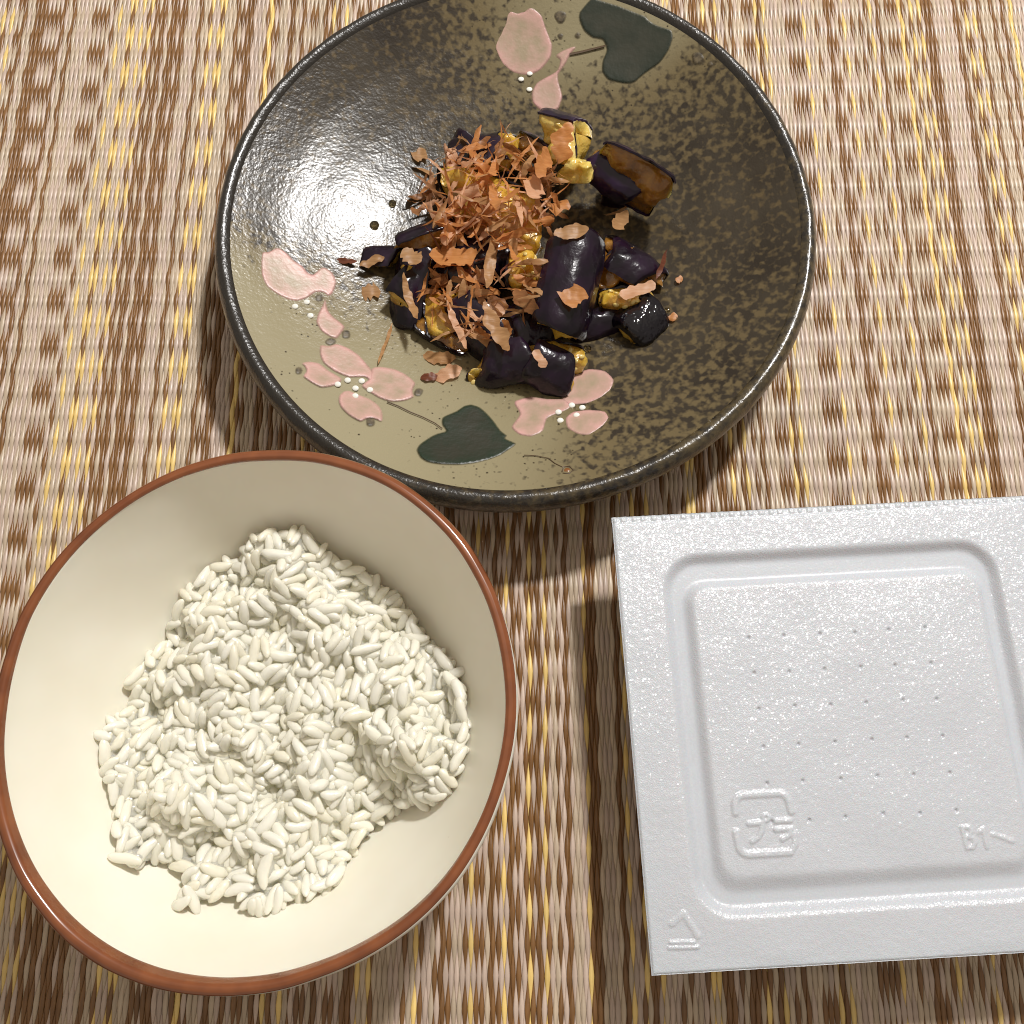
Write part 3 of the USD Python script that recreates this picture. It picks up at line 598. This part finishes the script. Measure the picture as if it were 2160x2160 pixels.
ring_i = np.concatenate([np.arange(n), np.arange(1, n) * n + n - 1, (n - 1) * n + np.arange(n - 2, -1, -1), np.arange(n - 2, 0, -1) * n])
lo = Vl[ring_i].copy(); lo[:, 2] = TH - 0.0021; lo[:, :2] += (np.array([TS / 2, -TS / 2]) - lo[:, :2]) * 0.004
nv = len(Vl); k = np.arange(len(ring_i)); k2 = (k + 1) % len(ring_i)
side_f = np.stack([ring_i[k], ring_i[k2], nv + k2, nv + k], 1)[:, ::-1]
ml = trimesh.Trimesh(np.vstack([Vl, lo]), np.vstack([q[:, [0, 1, 2]] for q in (Fl, side_f)] + [q[:, [0, 2, 3]] for q in (Fl, side_f)]), process=False)
smv = np.r_[sm.reshape(-1), np.zeros(len(lo))]
obj('lid', ml, M_foam, tray, prim={'smoothness': smv}, label='embossed lid with sunken channel and pin holes')
def frustum(levels, r=0.008, k=10):
    rings = []
    for s, z in levels:
        h = s / 2; c = []
        for q, (sx, sy) in enumerate(((1, 1), (-1, 1), (-1, -1), (1, -1))):
            for t in np.linspace(0, math.pi / 2, k): c.append((sx * 0 + (h - r) * sx + r * math.cos(t + q * math.pi / 2), (h - r) * sy + r * math.sin(t + q * math.pi / 2), z))
        rings.append(c)
    A = np.array(rings); return A.reshape(-1, 3) + np.array([TS / 2, -TS / 2, 0]), grid_faces(len(levels), A.shape[1], True)
fv, ff = frustum([(0.070, TH - 0.0022), (0.0968, TH - 0.0023), (0.0970, TH - 0.0030), (0.0968, TH - 0.0044), (0.0860, TH - 0.0048), (0.0835, 0.012), (0.080, 0.0035), (0.076, 0.0012), (0.02, 0.0011)], 0.004)
obj('tray_body', (fv, ff), M_foam, tray, prim={'smoothness': np.zeros(len(fv))})

# ------------------------------------------------------------------ the eggplant pieces
def unit(v): v = np.asarray(v, float); return v / np.linalg.norm(v)
heap_pts = []
def wob3(V, amp, f, seed): return np.stack([meshkit.fbm(V * f + 17.3 * q, 3, seed + q) - 0.5 for q in range(3)], -1) * amp
def chunk(label, px, py, z, yaw, face, L, R, arc_deg, depth, skin=M_skin, flesh=M_flesh, seeds=0, taper=0.75, bulge=0.0005, seed=0, skinless=False, name='eggplant_piece', pw=2.2):
    """a cut of eggplant: an arc of skin round the long axis with flesh under it. yaw: direction of the long axis in the picture plane (deg, x right / y up);
    face: (azimuth deg, elevation deg) of the direction the skin faces"""
    p = at(px, py, z)
    al_ = math.radians(arc_deg) / 2
    if face[1] < 0: p = p - np.array([0, 0, (depth + R * (1 - math.cos(al_))) * math.sin(math.radians(-face[1]))])
    fa, fe = map(math.radians, face); nrm = unit([math.cos(fe) * math.cos(fa), math.cos(fe) * math.sin(fa), math.sin(fe)])
    a = np.array([math.cos(math.radians(yaw)), math.sin(math.radians(yaw)), 0]); a = unit(a - nrm * (a @ nrm)); b = np.cross(nrm, a)
    fr = np.stack([a, b, nrm])
    al = math.radians(arc_deg) / 2
    NX, NC = 22, 20
    xs = np.linspace(-1, 1, NX); prof = np.sqrt(np.clip(1 - np.abs(xs) ** 4, 0, 1)) * (1 - taper) * .7 + 1 - (1 - taper) * .7
    t = np.linspace(-al, al, NC)
    hh = R * math.cos(al)
    def arc_surf(rad, ext=1.0, xe=1.0):
        X = np.repeat((xs * L / 2 * xe)[:, None], NC, 1); Rr = rad * prof[:, None]
        return np.stack([X, Rr * np.sin(t * ext)[None], Rr * np.cos(t * ext)[None] - R], -1)
    T = thing(name, label, 'eggplant piece', p)
    sd = seed * 7 + 3
    # flesh: closed tube section
    o = arc_surf(R - 0.0005, 0.985, 0.985)
    NI = 16
    s = np.linspace(1, -1, NI + 2)[1:-1]
    yb = s * (R - 0.0005) * math.sin(al * .985)
    zb = (R * math.cos(al * .985)) - R - depth * (1 - np.abs(s) ** pw)
    inner = np.stack([np.repeat((xs * L / 2 * .97)[:, None], NI, 1), yb[None] * prof[:, None] * 0.97, np.repeat(zb[None], NX, 0) * prof[:, None] ** .5], -1)
    tube = np.concatenate([o, inner], 1)
    kr = np.random.default_rng(seed * 13 + 1); k1, k2, k3, k4 = kr.uniform(-.55, .55, 4)
    def cut(A):                                                       # slanted knife cuts at both ends
        q = np.clip(A[..., 0] / (L / 2), -1.1, 1.1); A = A.copy(); zr = A[..., 2] + depth * .4
        A[..., 0] = A[..., 0] + np.where(q > 0, q ** 2 * (k1 * A[..., 1] + k3 * zr), q ** 2 * (k2 * A[..., 1] + k4 * zr)); return A
    tube = cut(tube)
    # rounded end caps
    caps = []
    for e, sg in ((0, -1), (-1, 1)):
        cpt = tube[e].mean(0)
        for q in (0.66, 0.33, 0.04):
            rg = cpt + (tube[e] - cpt) * q; rg[:, 0] = tube[e][:, 0] + sg * bulge * (1 - q ** 2); caps.append((e, rg))
    full = np.stack([caps[2][1], caps[1][1], caps[0][1]] + list(tube) + [caps[3][1], caps[4][1], caps[5][1]])
    Vf = full.reshape(-1, 3)
    m = trimesh.Trimesh(Vf, np.vstack([q[:, [0, 1, 2]] for q in [grid_faces(full.shape[0], full.shape[1], True)]] + [q[:, [0, 2, 3]] for q in [grid_faces(full.shape[0], full.shape[1], True)]]), process=False)
    if m.volume < 0: m.invert()
    isin = np.ones(full.shape[:2]); isin[3:-3, :NC] = 0; isin = isin.reshape(-1, 1)
    W = m.vertices + wob3(m.vertices, 0.0034, 300, sd) * isin + wob3(m.vertices, 0.0040, 110, sd + 5) * (0.3 + 0.7 * isin) * 0.6
    Wf = W @ fr
    obj('flesh', (Wf, m.faces), flesh, T)
    heap_pts.append(Wf + p)
    if not skinless:
        S0 = cut(arc_surf(R, 1.03, 1.03)); S1 = cut(arc_surf(R - 0.00055, 1.03, 1.03))
        S = np.concatenate([S0, S1[:, ::-1]], 1)
        Vs = S.reshape(-1, 3); Vs = Vs + wob3(Vs, 0.0040, 110, sd + 5) * 0.6 * 0.3 + wob3(Vs, 0.0009, 420, sd + 9) + wob3(Vs, 0.0022, 75, sd + 2) * 0.5
        fs = grid_faces(NX, 2 * NC, True)
        ms = trimesh.Trimesh(Vs, np.vstack([fs[:, [0, 1, 2]], fs[:, [0, 2, 3]]]), process=False)
        cpf = []
        for e in (0, NX - 1):
            b0 = e * 2 * NC
            for q in range(NC - 1): cpf += [[b0 + q, b0 + q + 1, b0 + 2 * NC - 2 - q], [b0 + q, b0 + 2 * NC - 2 - q, b0 + 2 * NC - 1 - q]]
        ms = trimesh.Trimesh(Vs, np.vstack([ms.faces, cpf]), process=False); trimesh.repair.fix_normals(ms)
        Ws = ms.vertices @ fr
        obj('skin', (Ws, ms.faces), skin, T, smooth=50)
        heap_pts.append(Ws + p)
    if seeds:
        lo_ = m.copy(); lo_.vertices = Wf
        cand = np.argwhere(lo_.face_normals[:, 2] > 0.15).ravel()
        isf = isin.ravel()[m.faces].min(1) > 0; cand = cand[isf[cand]]
        sr = np.random.default_rng(sd); sl = []
        if len(cand):
            cl = lo_.triangles_center[cand][sr.integers(len(cand), size=3)]
            for _ in range(seeds):
                f = cand[sr.integers(len(cand))]
                s_ = trimesh.creation.icosphere(subdivisions=2, radius=1); s_.apply_scale((0.00080 * sr.uniform(.7, 1.2), 0.0006, 0.0004))
                zz = lo_.face_normals[f]; xx = unit(np.cross(zz, sr.normal(size=3))); yy = np.cross(zz, xx)
                s_.vertices = s_.vertices @ np.stack([xx, yy, zz]) + lo_.triangles_center[f] + zz * 0.0002; sl.append(s_)
            obj('seeds', sl, M_seed, T, kind='stuff')
    return T

mm = 0.001
# seat pieces of the heap first (middle, mostly hidden), then the ones round the edge
chunk('dark eggplant chunk in the middle of the heap, under the bonito shavings', 1010, 500, 17*mm, 20, (90, 75), 26*mm, 15*mm, 120, 7*mm, seed=1)
chunk('yellow fleshed eggplant chunk beneath the thickest shavings', 1060, 420, 20*mm, -30, (60, -60), 22*mm, 12*mm, 120, 7*mm, seed=2)
chunk('eggplant chunk showing yellow flesh among the shavings at the heap centre', 1085, 560, 23*mm, 70, (200, -50), 11*mm, 6*mm, 140, 5*mm, seeds=14, seed=3)
chunk('dark skinned eggplant chunk low in the heap behind the bottom pair', 1128, 685, 18*mm, 65, (300, 65), 15*mm, 8*mm, 120, 6*mm, seed=4)
chunk('dark chunk at the top left of the heap with a bumpy upper edge', 1010, 285, 19*mm, 14, (100, 52), 17*mm, 10*mm, 115, 6*mm, seed=5, taper=.85)
chunk('dark piece with a pale yellow streak at the far left top of the heap', 958, 318, 18*mm, 78, (170, 50), 13*mm, 7*mm, 110, 5*mm, seed=6, taper=.9)
chunk('pale yellow lobe of flesh just right of the top left dark chunk', 1066, 290, 21*mm, 70, (80, -60), 8*mm, 4.0*mm, 150, 4*mm, seed=7, flesh=M_flesh)
chunk('slim yellow flesh strip inside the dark piece at the top left', 978, 322, 20*mm, 70, (180, -60), 9*mm, 3.0*mm, 150, 3*mm, seed=30, flesh=M_flesh)
chunk('big rounded lump of yellow flesh at the left edge of the shavings', 975, 385, 21*mm, 10, (190, -60), 13*mm, 6.5*mm, 150, 5*mm, seed=8)
chunk('upright chunk at the top of the heap with purple cap and yellow face', 1203, 240, 24*mm, -8, (72, 36), 9.5*mm, 11*mm, 62, 11*mm, flesh=M_flesh_pale, seed=9, taper=.95, skin=M_skin_violet, pw=1.25)
chunk('yellow slice standing below the purple cap at the top of the heap', 1200, 290, 24*mm, 88, (20, -48), 9*mm, 5.5*mm, 120, 3*mm, flesh=M_flesh_pale, seed=31, taper=.95)
chunk('small brown soaked piece between the two top chunks', 1140, 296, 17*mm, -28, (58, 2), 10*mm, 6*mm, 120, 4*mm, flesh=M_flesh_brown, seed=10)
chunk('pale round lump of flesh below the upright purple capped chunk', 1224, 342, 25*mm, -15, (0, -70), 8*mm, 4.2*mm, 150, 4*mm, flesh=M_flesh_pale, seed=11, skinless=True)
chunk('violet crescent at the right top edge, its brown flesh facing up', 1352, 350, 22*mm, -30, (58, -14), 18*mm, 9.5*mm, 125, 1.5*mm, flesh=M_flesh_brown, skin=M_skin_violet, seed=12)
chunk('violet rounded piece lying in front of the right top crescent', 1291, 374, 23*mm, -42, (240, 56), 16*mm, 5.5*mm, 125, 3*mm, skin=M_skin_violet, flesh=M_flesh_brown, seed=13, taper=.6)
chunk('black shaded chunk under the violet pieces at the right', 1330, 425, 11*mm, -10, (270, 30), 15*mm, 8*mm, 120, 4*mm, seed=32)
chunk('left chunk with a flat brown cut face, beside the bright glaze reflection', 895, 470, 19*mm, 28, (112, 34), 13*mm, 10*mm, 80, 9*mm, flesh=M_flesh_brown, seed=14, taper=.9, pw=1.3)
chunk('narrow dark piece pointing out at the far left of the heap', 803, 523, 13*mm, -6, (100, 60), 10*mm, 6*mm, 110, 3*mm, seed=15, taper=.85)
chunk('long dark piece at the lower left with a yellow stripe of flesh', 842, 605, 15*mm, 66, (195, 48), 21*mm, 7.5*mm, 120, 5*mm, seed=16)
chunk('thin yellow stripe of flesh between the dark pieces at the left', 868, 545, 16*mm, 60, (200, -60), 10*mm, 3.0*mm, 150, 3*mm, seed=33, flesh=M_flesh)
chunk('dark strip of skin crossing the left of the heap', 895, 580, 17*mm, 52, (330, 60), 17*mm, 6*mm, 110, 4*mm, seed=34)
chunk('lump of glossy yellow flesh at the lower left of the heap', 912, 645, 16*mm, 100, (180, -60), 11*mm, 5*mm, 150, 4*mm, seed=17)
chunk('soaked yellow brown flesh at the bottom left, below the dark strip', 925, 702, 13*mm, -20, (230, -55), 13*mm, 6*mm, 140, 4*mm, flesh=M_flesh_brown, seed=18)
chunk('dark rounded piece under the long tan shavings, lower middle', 1005, 680, 18*mm, -50, (240, 60), 18*mm, 9*mm, 130, 6*mm, seed=19)
chunk('tall dark skinned chunk right of the shavings, largest on the heap', 1218, 585, 28*mm, 80, (330, 70), 26*mm, 8.5*mm, 140, 8*mm, seed=20, taper=.8)
chunk('dark chunk at the right edge with a grey wet patch', 1345, 535, 19*mm, -25, (40, 62), 14*mm, 8*mm, 115, 6*mm, flesh=M_flesh_brown, seed=21, taper=.8)
chunk('small yellow and brown chunk beside the tall dark one', 1288, 545, 17*mm, 65, (120, -40), 11*mm, 5*mm, 130, 4*mm, flesh=M_flesh_brown, seed=22)
chunk('seedy yellow flesh at the right edge between two dark skins', 1308, 613, 17*mm, 12, (80, -65), 10*mm, 4.2*mm, 150, 4*mm, seeds=16, seed=23, flesh=M_flesh)
chunk('very glossy wrinkled black skin at the lower right of the heap', 1360, 660, 17*mm, 48, (310, 85), 13*mm, 8*mm, 100, 4*mm, skin=M_skin_wet, seed=24, taper=.55)
chunk('slim dark piece tucked under the tall chunk, toward the bottom right', 1265, 685, 13*mm, 14, (280, 60), 14*mm, 5*mm, 120, 3*mm, seed=25, taper=.6)
chunk('left of the two dark slabs at the bottom, yellow seeds at its tip', 1072, 768, 19*mm, 12, (262, 60), 13.5*mm, 7.5*mm, 105, 5*mm, seed=26, taper=.5)
chunk('right of the two dark slabs at the bottom, cut square at its end', 1160, 782, 19*mm, -30, (275, 56), 12*mm, 7.5*mm, 105, 5*mm, seed=27, taper=.85)
chunk('seedy yellow flesh lump poking out at the bottom left tip', 1012, 790, 14*mm, 35, (200, -65), 7.5*mm, 3.6*mm, 150, 3.5*mm, seeds=14, seed=28, flesh=M_flesh)
chunk('seedy yellow flesh lying behind the bottom pair of slabs', 1172, 728, 17*mm, -10, (90, -60), 13*mm, 4.2*mm, 150, 4*mm, seeds=14, seed=29, flesh=M_flesh)

# sauce drops on the glaze
for a, b, r in ((828, 430, 0.0011), (790, 476, 0.0013), (1238, 737, 0.0012), (1400, 585, 0.0008), (1408, 655, 0.0008)):
    p = on_plate(a, b); s = trimesh.creation.icosphere(subdivisions=3, radius=1); s.apply_scale((r, r, r * .55)); s.vertices[:, 2] = np.maximum(s.vertices[:, 2], -r * .1)
    where = {828: 'upper of two drops on the bright glaze left of the heap', 790: 'lower of two drops on the bright glaze, above the narrow dark piece', 1238: 'drop below the slim dark piece at the lower right',
             1400: 'tiny drop by the red shaving at the right of the heap', 1408: 'tiny drop right of the glossy wrinkled skin'}[a]
    t = obj('sauce_drop', s, M_sauce, label='clear sauce ' + where, cat='droplet')
    UsdGeom.Xformable(t).AddTranslateOp().Set(Gf.Vec3d(p[0], p[1], p[2] + 0.0003))

# ------------------------------------------------------------------ the bonito shavings
HP = np.concatenate(heap_pts)
hg = 0.0008; hx0, hy0 = -0.045, 0.095; hn_ = 120
H = np.zeros((hn_, hn_))
ix_ = ((HP[:, 0] - hx0) / hg).astype(int); iy_ = ((HP[:, 1] - hy0) / hg).astype(int)
okk = (ix_ >= 0) & (ix_ < hn_) & (iy_ >= 0) & (iy_ < hn_)
np.maximum.at(H, (iy_[okk], ix_[okk]), HP[okk, 2])
gxv = hx0 + hg * (np.arange(hn_) + .5); gyv = hy0 + hg * (np.arange(hn_) + .5)
plz = plate_z(np.hypot(*(np.stack(np.meshgrid(gxv, gyv), -1) - PC).transpose(2, 0, 1)))
H = np.maximum(maximum_filter(H, 3), plz)
Hs = gaussian_filter(H, 1.6)
def heap_z(x, y):
    i = int(np.clip((y - hy0) / hg, 0, hn_ - 1)); j = int(np.clip((x - hx0) / hg, 0, hn_ - 1)); return max(float(Hs[i, j]), float(H[i, j]) - 0.001)
frng = np.random.default_rng(5)
def flake(label, px, py, lift, yaw, L, Wd, m, curl=None, twist=0.0, tilt=(0, 0), jag=0.35, group=None, z=None, bend=0.0, taper=True):
    """one paper thin shaving: ragged ribbon, curled round its width and along its length"""
    n, k = max(12, int(L / 0.0005)), 6
    s = np.linspace(-.5, .5, n); v = np.linspace(-1, 1, k)
    sd = int(frng.integers(1e6))
    wn = 0.6 + 0.8 * np.abs(meshkit.noise(np.stack([s * 9, s * 0, s * 0 + sd * .01], -1), sd % 97)) ; env = np.clip(1.15 - (np.abs(s) * 2) ** (2.4 if taper else 8), 0.12, 1)
    def ragged(): return np.convolve(np.pad(frng.random(n), 2, mode='edge'), [.1, .25, .3, .25, .1], 'valid') * .75 + frng.random(n) * .25
    wl = Wd / 2 * env * (1 - jag + jag * 2 * ragged()) * wn; wr = Wd / 2 * env * (1 - jag + jag * 2 * ragged()) * np.roll(wn, n // 3)
    off = np.cumsum(frng.normal(0, 1, n)) * Wd * 0.03
    lat = np.where(v[None] < 0, v[None] * wl[:, None], v[None] * wr[:, None]) + off[:, None]
    kc = curl if curl is not None else frng.normal(0, 120)
    kb = bend if bend else frng.normal(0, 45)
    th = kb * L * s; 
    cx = np.where(abs(kb) > 1e-6, np.sin(th) / kb, L * s); cz = (1 - np.cos(th)) / kb if abs(kb) > 1e-6 else 0 * s
    ph = lat * kc; ly = np.sin(ph) / kc if abs(kc) > 1e-6 else lat; lz = (1 - np.cos(ph)) / kc if abs(kc) > 1e-6 else lat * 0
    tw = twist * s[:, None]
    Y = ly * np.cos(tw) - lz * np.sin(tw); Z = ly * np.sin(tw) + lz * np.cos(tw)
    V = np.stack([cx[:, None] - np.sin(th)[:, None] * Z, Y, cz[:, None] + np.cos(th)[:, None] * Z], -1).reshape(-1, 3)
    V += (meshkit.noise(V * 700 + sd * .13, 3) - 0.5)[:, None] * np.array([0, 0, 0.0007])
    R = trimesh.transformations.euler_matrix(math.radians(tilt[0]), math.radians(tilt[1]), math.radians(yaw), 'sxyz')[:3, :3]
    V = V @ R.T
    if z is None:
        p0 = at(px, py, 0.028); zz = heap_z(p0[0], p0[1]); p0 = at(px, py, zz + lift)
        zz = heap_z(p0[0], p0[1]); p0 = at(px, py, zz + lift)
    elif z == 'plate':
        p0 = on_plate(px, py, 0.0006); V[:, 2] -= V[:, 2].min()
    else: p0 = at(px, py, z)
    t = obj('bonito_flake', (V, grid_faces(n, k)), M_flake[m], label=label, cat='bonito flake', group=group)
    UsdGeom.Xformable(t).AddTranslateOp().Set(Gf.Vec3d(*map(float, p0)))
    return t
C = 'plate'
# the ones lying by themselves
flake('tan square scrap lying alone on the plate above left of the heap', 885, 327, 0, 30, 4.2*mm, 4.0*mm, 'tan', 30, 0, (0, 0), .2, z=C, taper=False)
flake('dark red sliver lying on the bright glaze left of the heap', 730, 551, 0, -3, 6.0*mm, 1.5*mm, 'red', 60, 0, (0, 0), .15, z=C)
flake('translucent tan shaving against the far left dark piece', 785, 553, 0.001, 20, 7*mm, 2.2*mm, 'tan', 80, .4, (10, 0), .3)
flake('tan leaf shaped scrap on the glaze left of the long dark piece', 783, 617, 0, 15, 5.0*mm, 4.4*mm, 'tan', 40, 0, (0, 0), .2, z=C, taper=False)
flake('long narrow strip hanging down at the lower left of the heap', 812, 725, 0.0012, 78, 13*mm, 1.1*mm, 'tan', 60, .3, (0, 8), .12, z=0.014)
flake('curved pale ribbon over the long dark piece at the left', 862, 635, 0.0015, 110, 15*mm, 2.0*mm, 'tan', 150, .8, (10, 0), .12, bend=95)
flake('pale curled shaving at the bottom left edge of the heap', 925, 752, 0.001, -5, 9*mm, 3.2*mm, 'tan', 180, .4, (15, 0), .2)
flake('red ended shaving on the plate below the bottom left of the heap', 905, 795, 0, 12, 4.5*mm, 2.4*mm, 'red', 60, 0, (0, 0), .2, z=C)
flake('orange streaked fan of shaving at the very bottom left', 945, 790, 0, 22, 8*mm, 3.6*mm, 'pink', 120, .3, (8, 0), .3, z=C)
flake('small orange crumb right of the heap, upper of two', 1433, 591, 0, 10, 2.1*mm, 1.6*mm, 'orange', 40, 0, (0, 0), .25, z=C, taper=False)
flake('small orange crumb right of the heap, lower of two', 1420, 670, 0, 35, 2.5*mm, 1.8*mm, 'orange', 40, 0, (0, 0), .25, z=C, taper=False)
flake('thin rust red curl standing at the right edge of the heap', 1398, 557, 0.001, 70, 9*mm, 1.5*mm, 'red', 100, .8, (30, 0), .2, z=0.018)
flake('pale brown shaving stretched over the seedy flesh at the right', 1345, 612, 0.0015, 18, 10*mm, 3.2*mm, 'pink', 60, .3, (-10, 0), .3, taper=False)
flake('hooked tan curl above the grey wet chunk at the right', 1308, 470, 0.002, 60, 8*mm, 3.8*mm, 'tan', 200, .8, (20, 10), .3, bend=180)
flake('fine curved hair of shaving above the hooked tan curl', 1300, 448, 0.003, 25, 9*mm, 0.7*mm, 'tan', 60, .5, (0, 0), .2, bend=160)
flake('ragged orange brown scrap on the lower part of the tall dark chunk', 1210, 625, 0.001, 40, 6.5*mm, 5*mm, 'orange', 70, .2, (0, 0), .35, taper=False)
flake('amber flake draped on the yellow face of the upright chunk', 1187, 300, 0.0015, 75, 11*mm, 5.0*mm, 'orange', 90, .3, (0, -18), .4)
flake('large copper sheet at the left of the shavings', 955, 540, 0.003, 10, 13*mm, 7.5*mm, 'orange', 60, .3, (-15, 5), .25)
flake('tan scrap on the dark skin above the long curved ribbon', 870, 538, 0.001, -35, 6*mm, 4*mm, 'tan', 50, .2, (0, 0), .2, taper=False)
flake('tall pointed light ribbon standing in the middle of the shavings', 1038, 545, 0.006, 80, 19*mm, 2.6*mm, 'tan', 160, .9, (20, 0), .12, bend=35)
flake('long tan ribbon sloping down the lower middle of the heap', 1050, 690, 0.004, -62, 15*mm, 3.8*mm, 'tan', 190, .6, (10, 0), .15, bend=40)
flake('thin strap sweeping low across the dark lower middle piece', 1010, 715, 0.002, -28, 16*mm, 2.2*mm, 'tan', 160, .7, (0, 0), .12, bend=-75)
flake('long strand at the lower left running over the dark strip', 965, 690, 0.002, -68, 15*mm, 1.6*mm, 'pink', 120, .6, (0, 0), .12, bend=60)
flake('forked brown shaving at the lower right of the middle', 1108, 640, 0.004, -50, 11*mm, 3.8*mm, 'brown', 130, 1.0, (30, 0), .4)
flake('tan scrap stuck on the left dark slab at the bottom', 1137, 757, 0.001, -62, 5.5*mm, 1.9*mm, 'pink', 40, .2, (0, 0), .25, taper=False)
flake('pale curl on top of the tall dark chunk', 1205, 492, 0.001, 10, 9*mm, 3.5*mm, 'tan', 120, .3, (0, 0), .3)
flake('broad pink flake at the bright top of the shavings', 1130, 400, 0.007, 70, 8*mm, 5*mm, 'pink', 90, .6, (25, 20), .35)
flake('orange ribbon standing at the top of the shavings beside the amber flake', 1150, 345, 0.004, 75, 10*mm, 4*mm, 'orange', 110, .5, (35, 10), .3)
# the heap itself: shavings that nothing tells apart
GL = 'thin curled reddish brown bonito shaving in the thick of the heap'
for k in range(295):
    a = frng.uniform(0, 2 * math.pi); r = math.sqrt(frng.random())
    if k < 185: px, py = 1032 + 150 * r * math.cos(a), 405 + 112 * r * math.sin(a)
    else: px, py = 1015 + 125 * r * math.cos(a), 590 + 122 * r * math.sin(a)
    if px > 1165 and py > 470 and frng.random() < .8: px -= 120
    core_r = math.hypot((px - 1060) / 180, (py - 430) / 170)
    lift = 0.0006 + max(0, 1 - core_r) * frng.uniform(0, 0.010)
    if py > 520: m = frng.choice(['tan', 'brown', 'orange', 'pink', 'red'], p=[.33, .2, .27, .12, .08])
    else: m = frng.choice(['orange', 'pink', 'tan', 'brown'], p=[.46, .30, .14, .10])
    q = frng.random()
    if q < .45: L, Wd, jg = frng.uniform(7, 16) * mm, frng.uniform(.3, .9) * mm, .12
    elif q < .84: L, Wd, jg = frng.uniform(6, 13) * mm, frng.uniform(.9, 2.2) * mm, .14
    else: L, Wd, jg = frng.uniform(4, 7.5) * mm, frng.uniform(2.6, 4.6) * mm, .24
    flake(GL, px, py, lift, frng.uniform(0, 360), L, Wd, m, frng.normal(0, 260), frng.normal(0, 1.6), (frng.normal(0, 40), frng.normal(0, 22)), jg, group='bonito shavings heaped on the eggplant', taper=bool(frng.random() < .75), bend=frng.normal(0, 130))
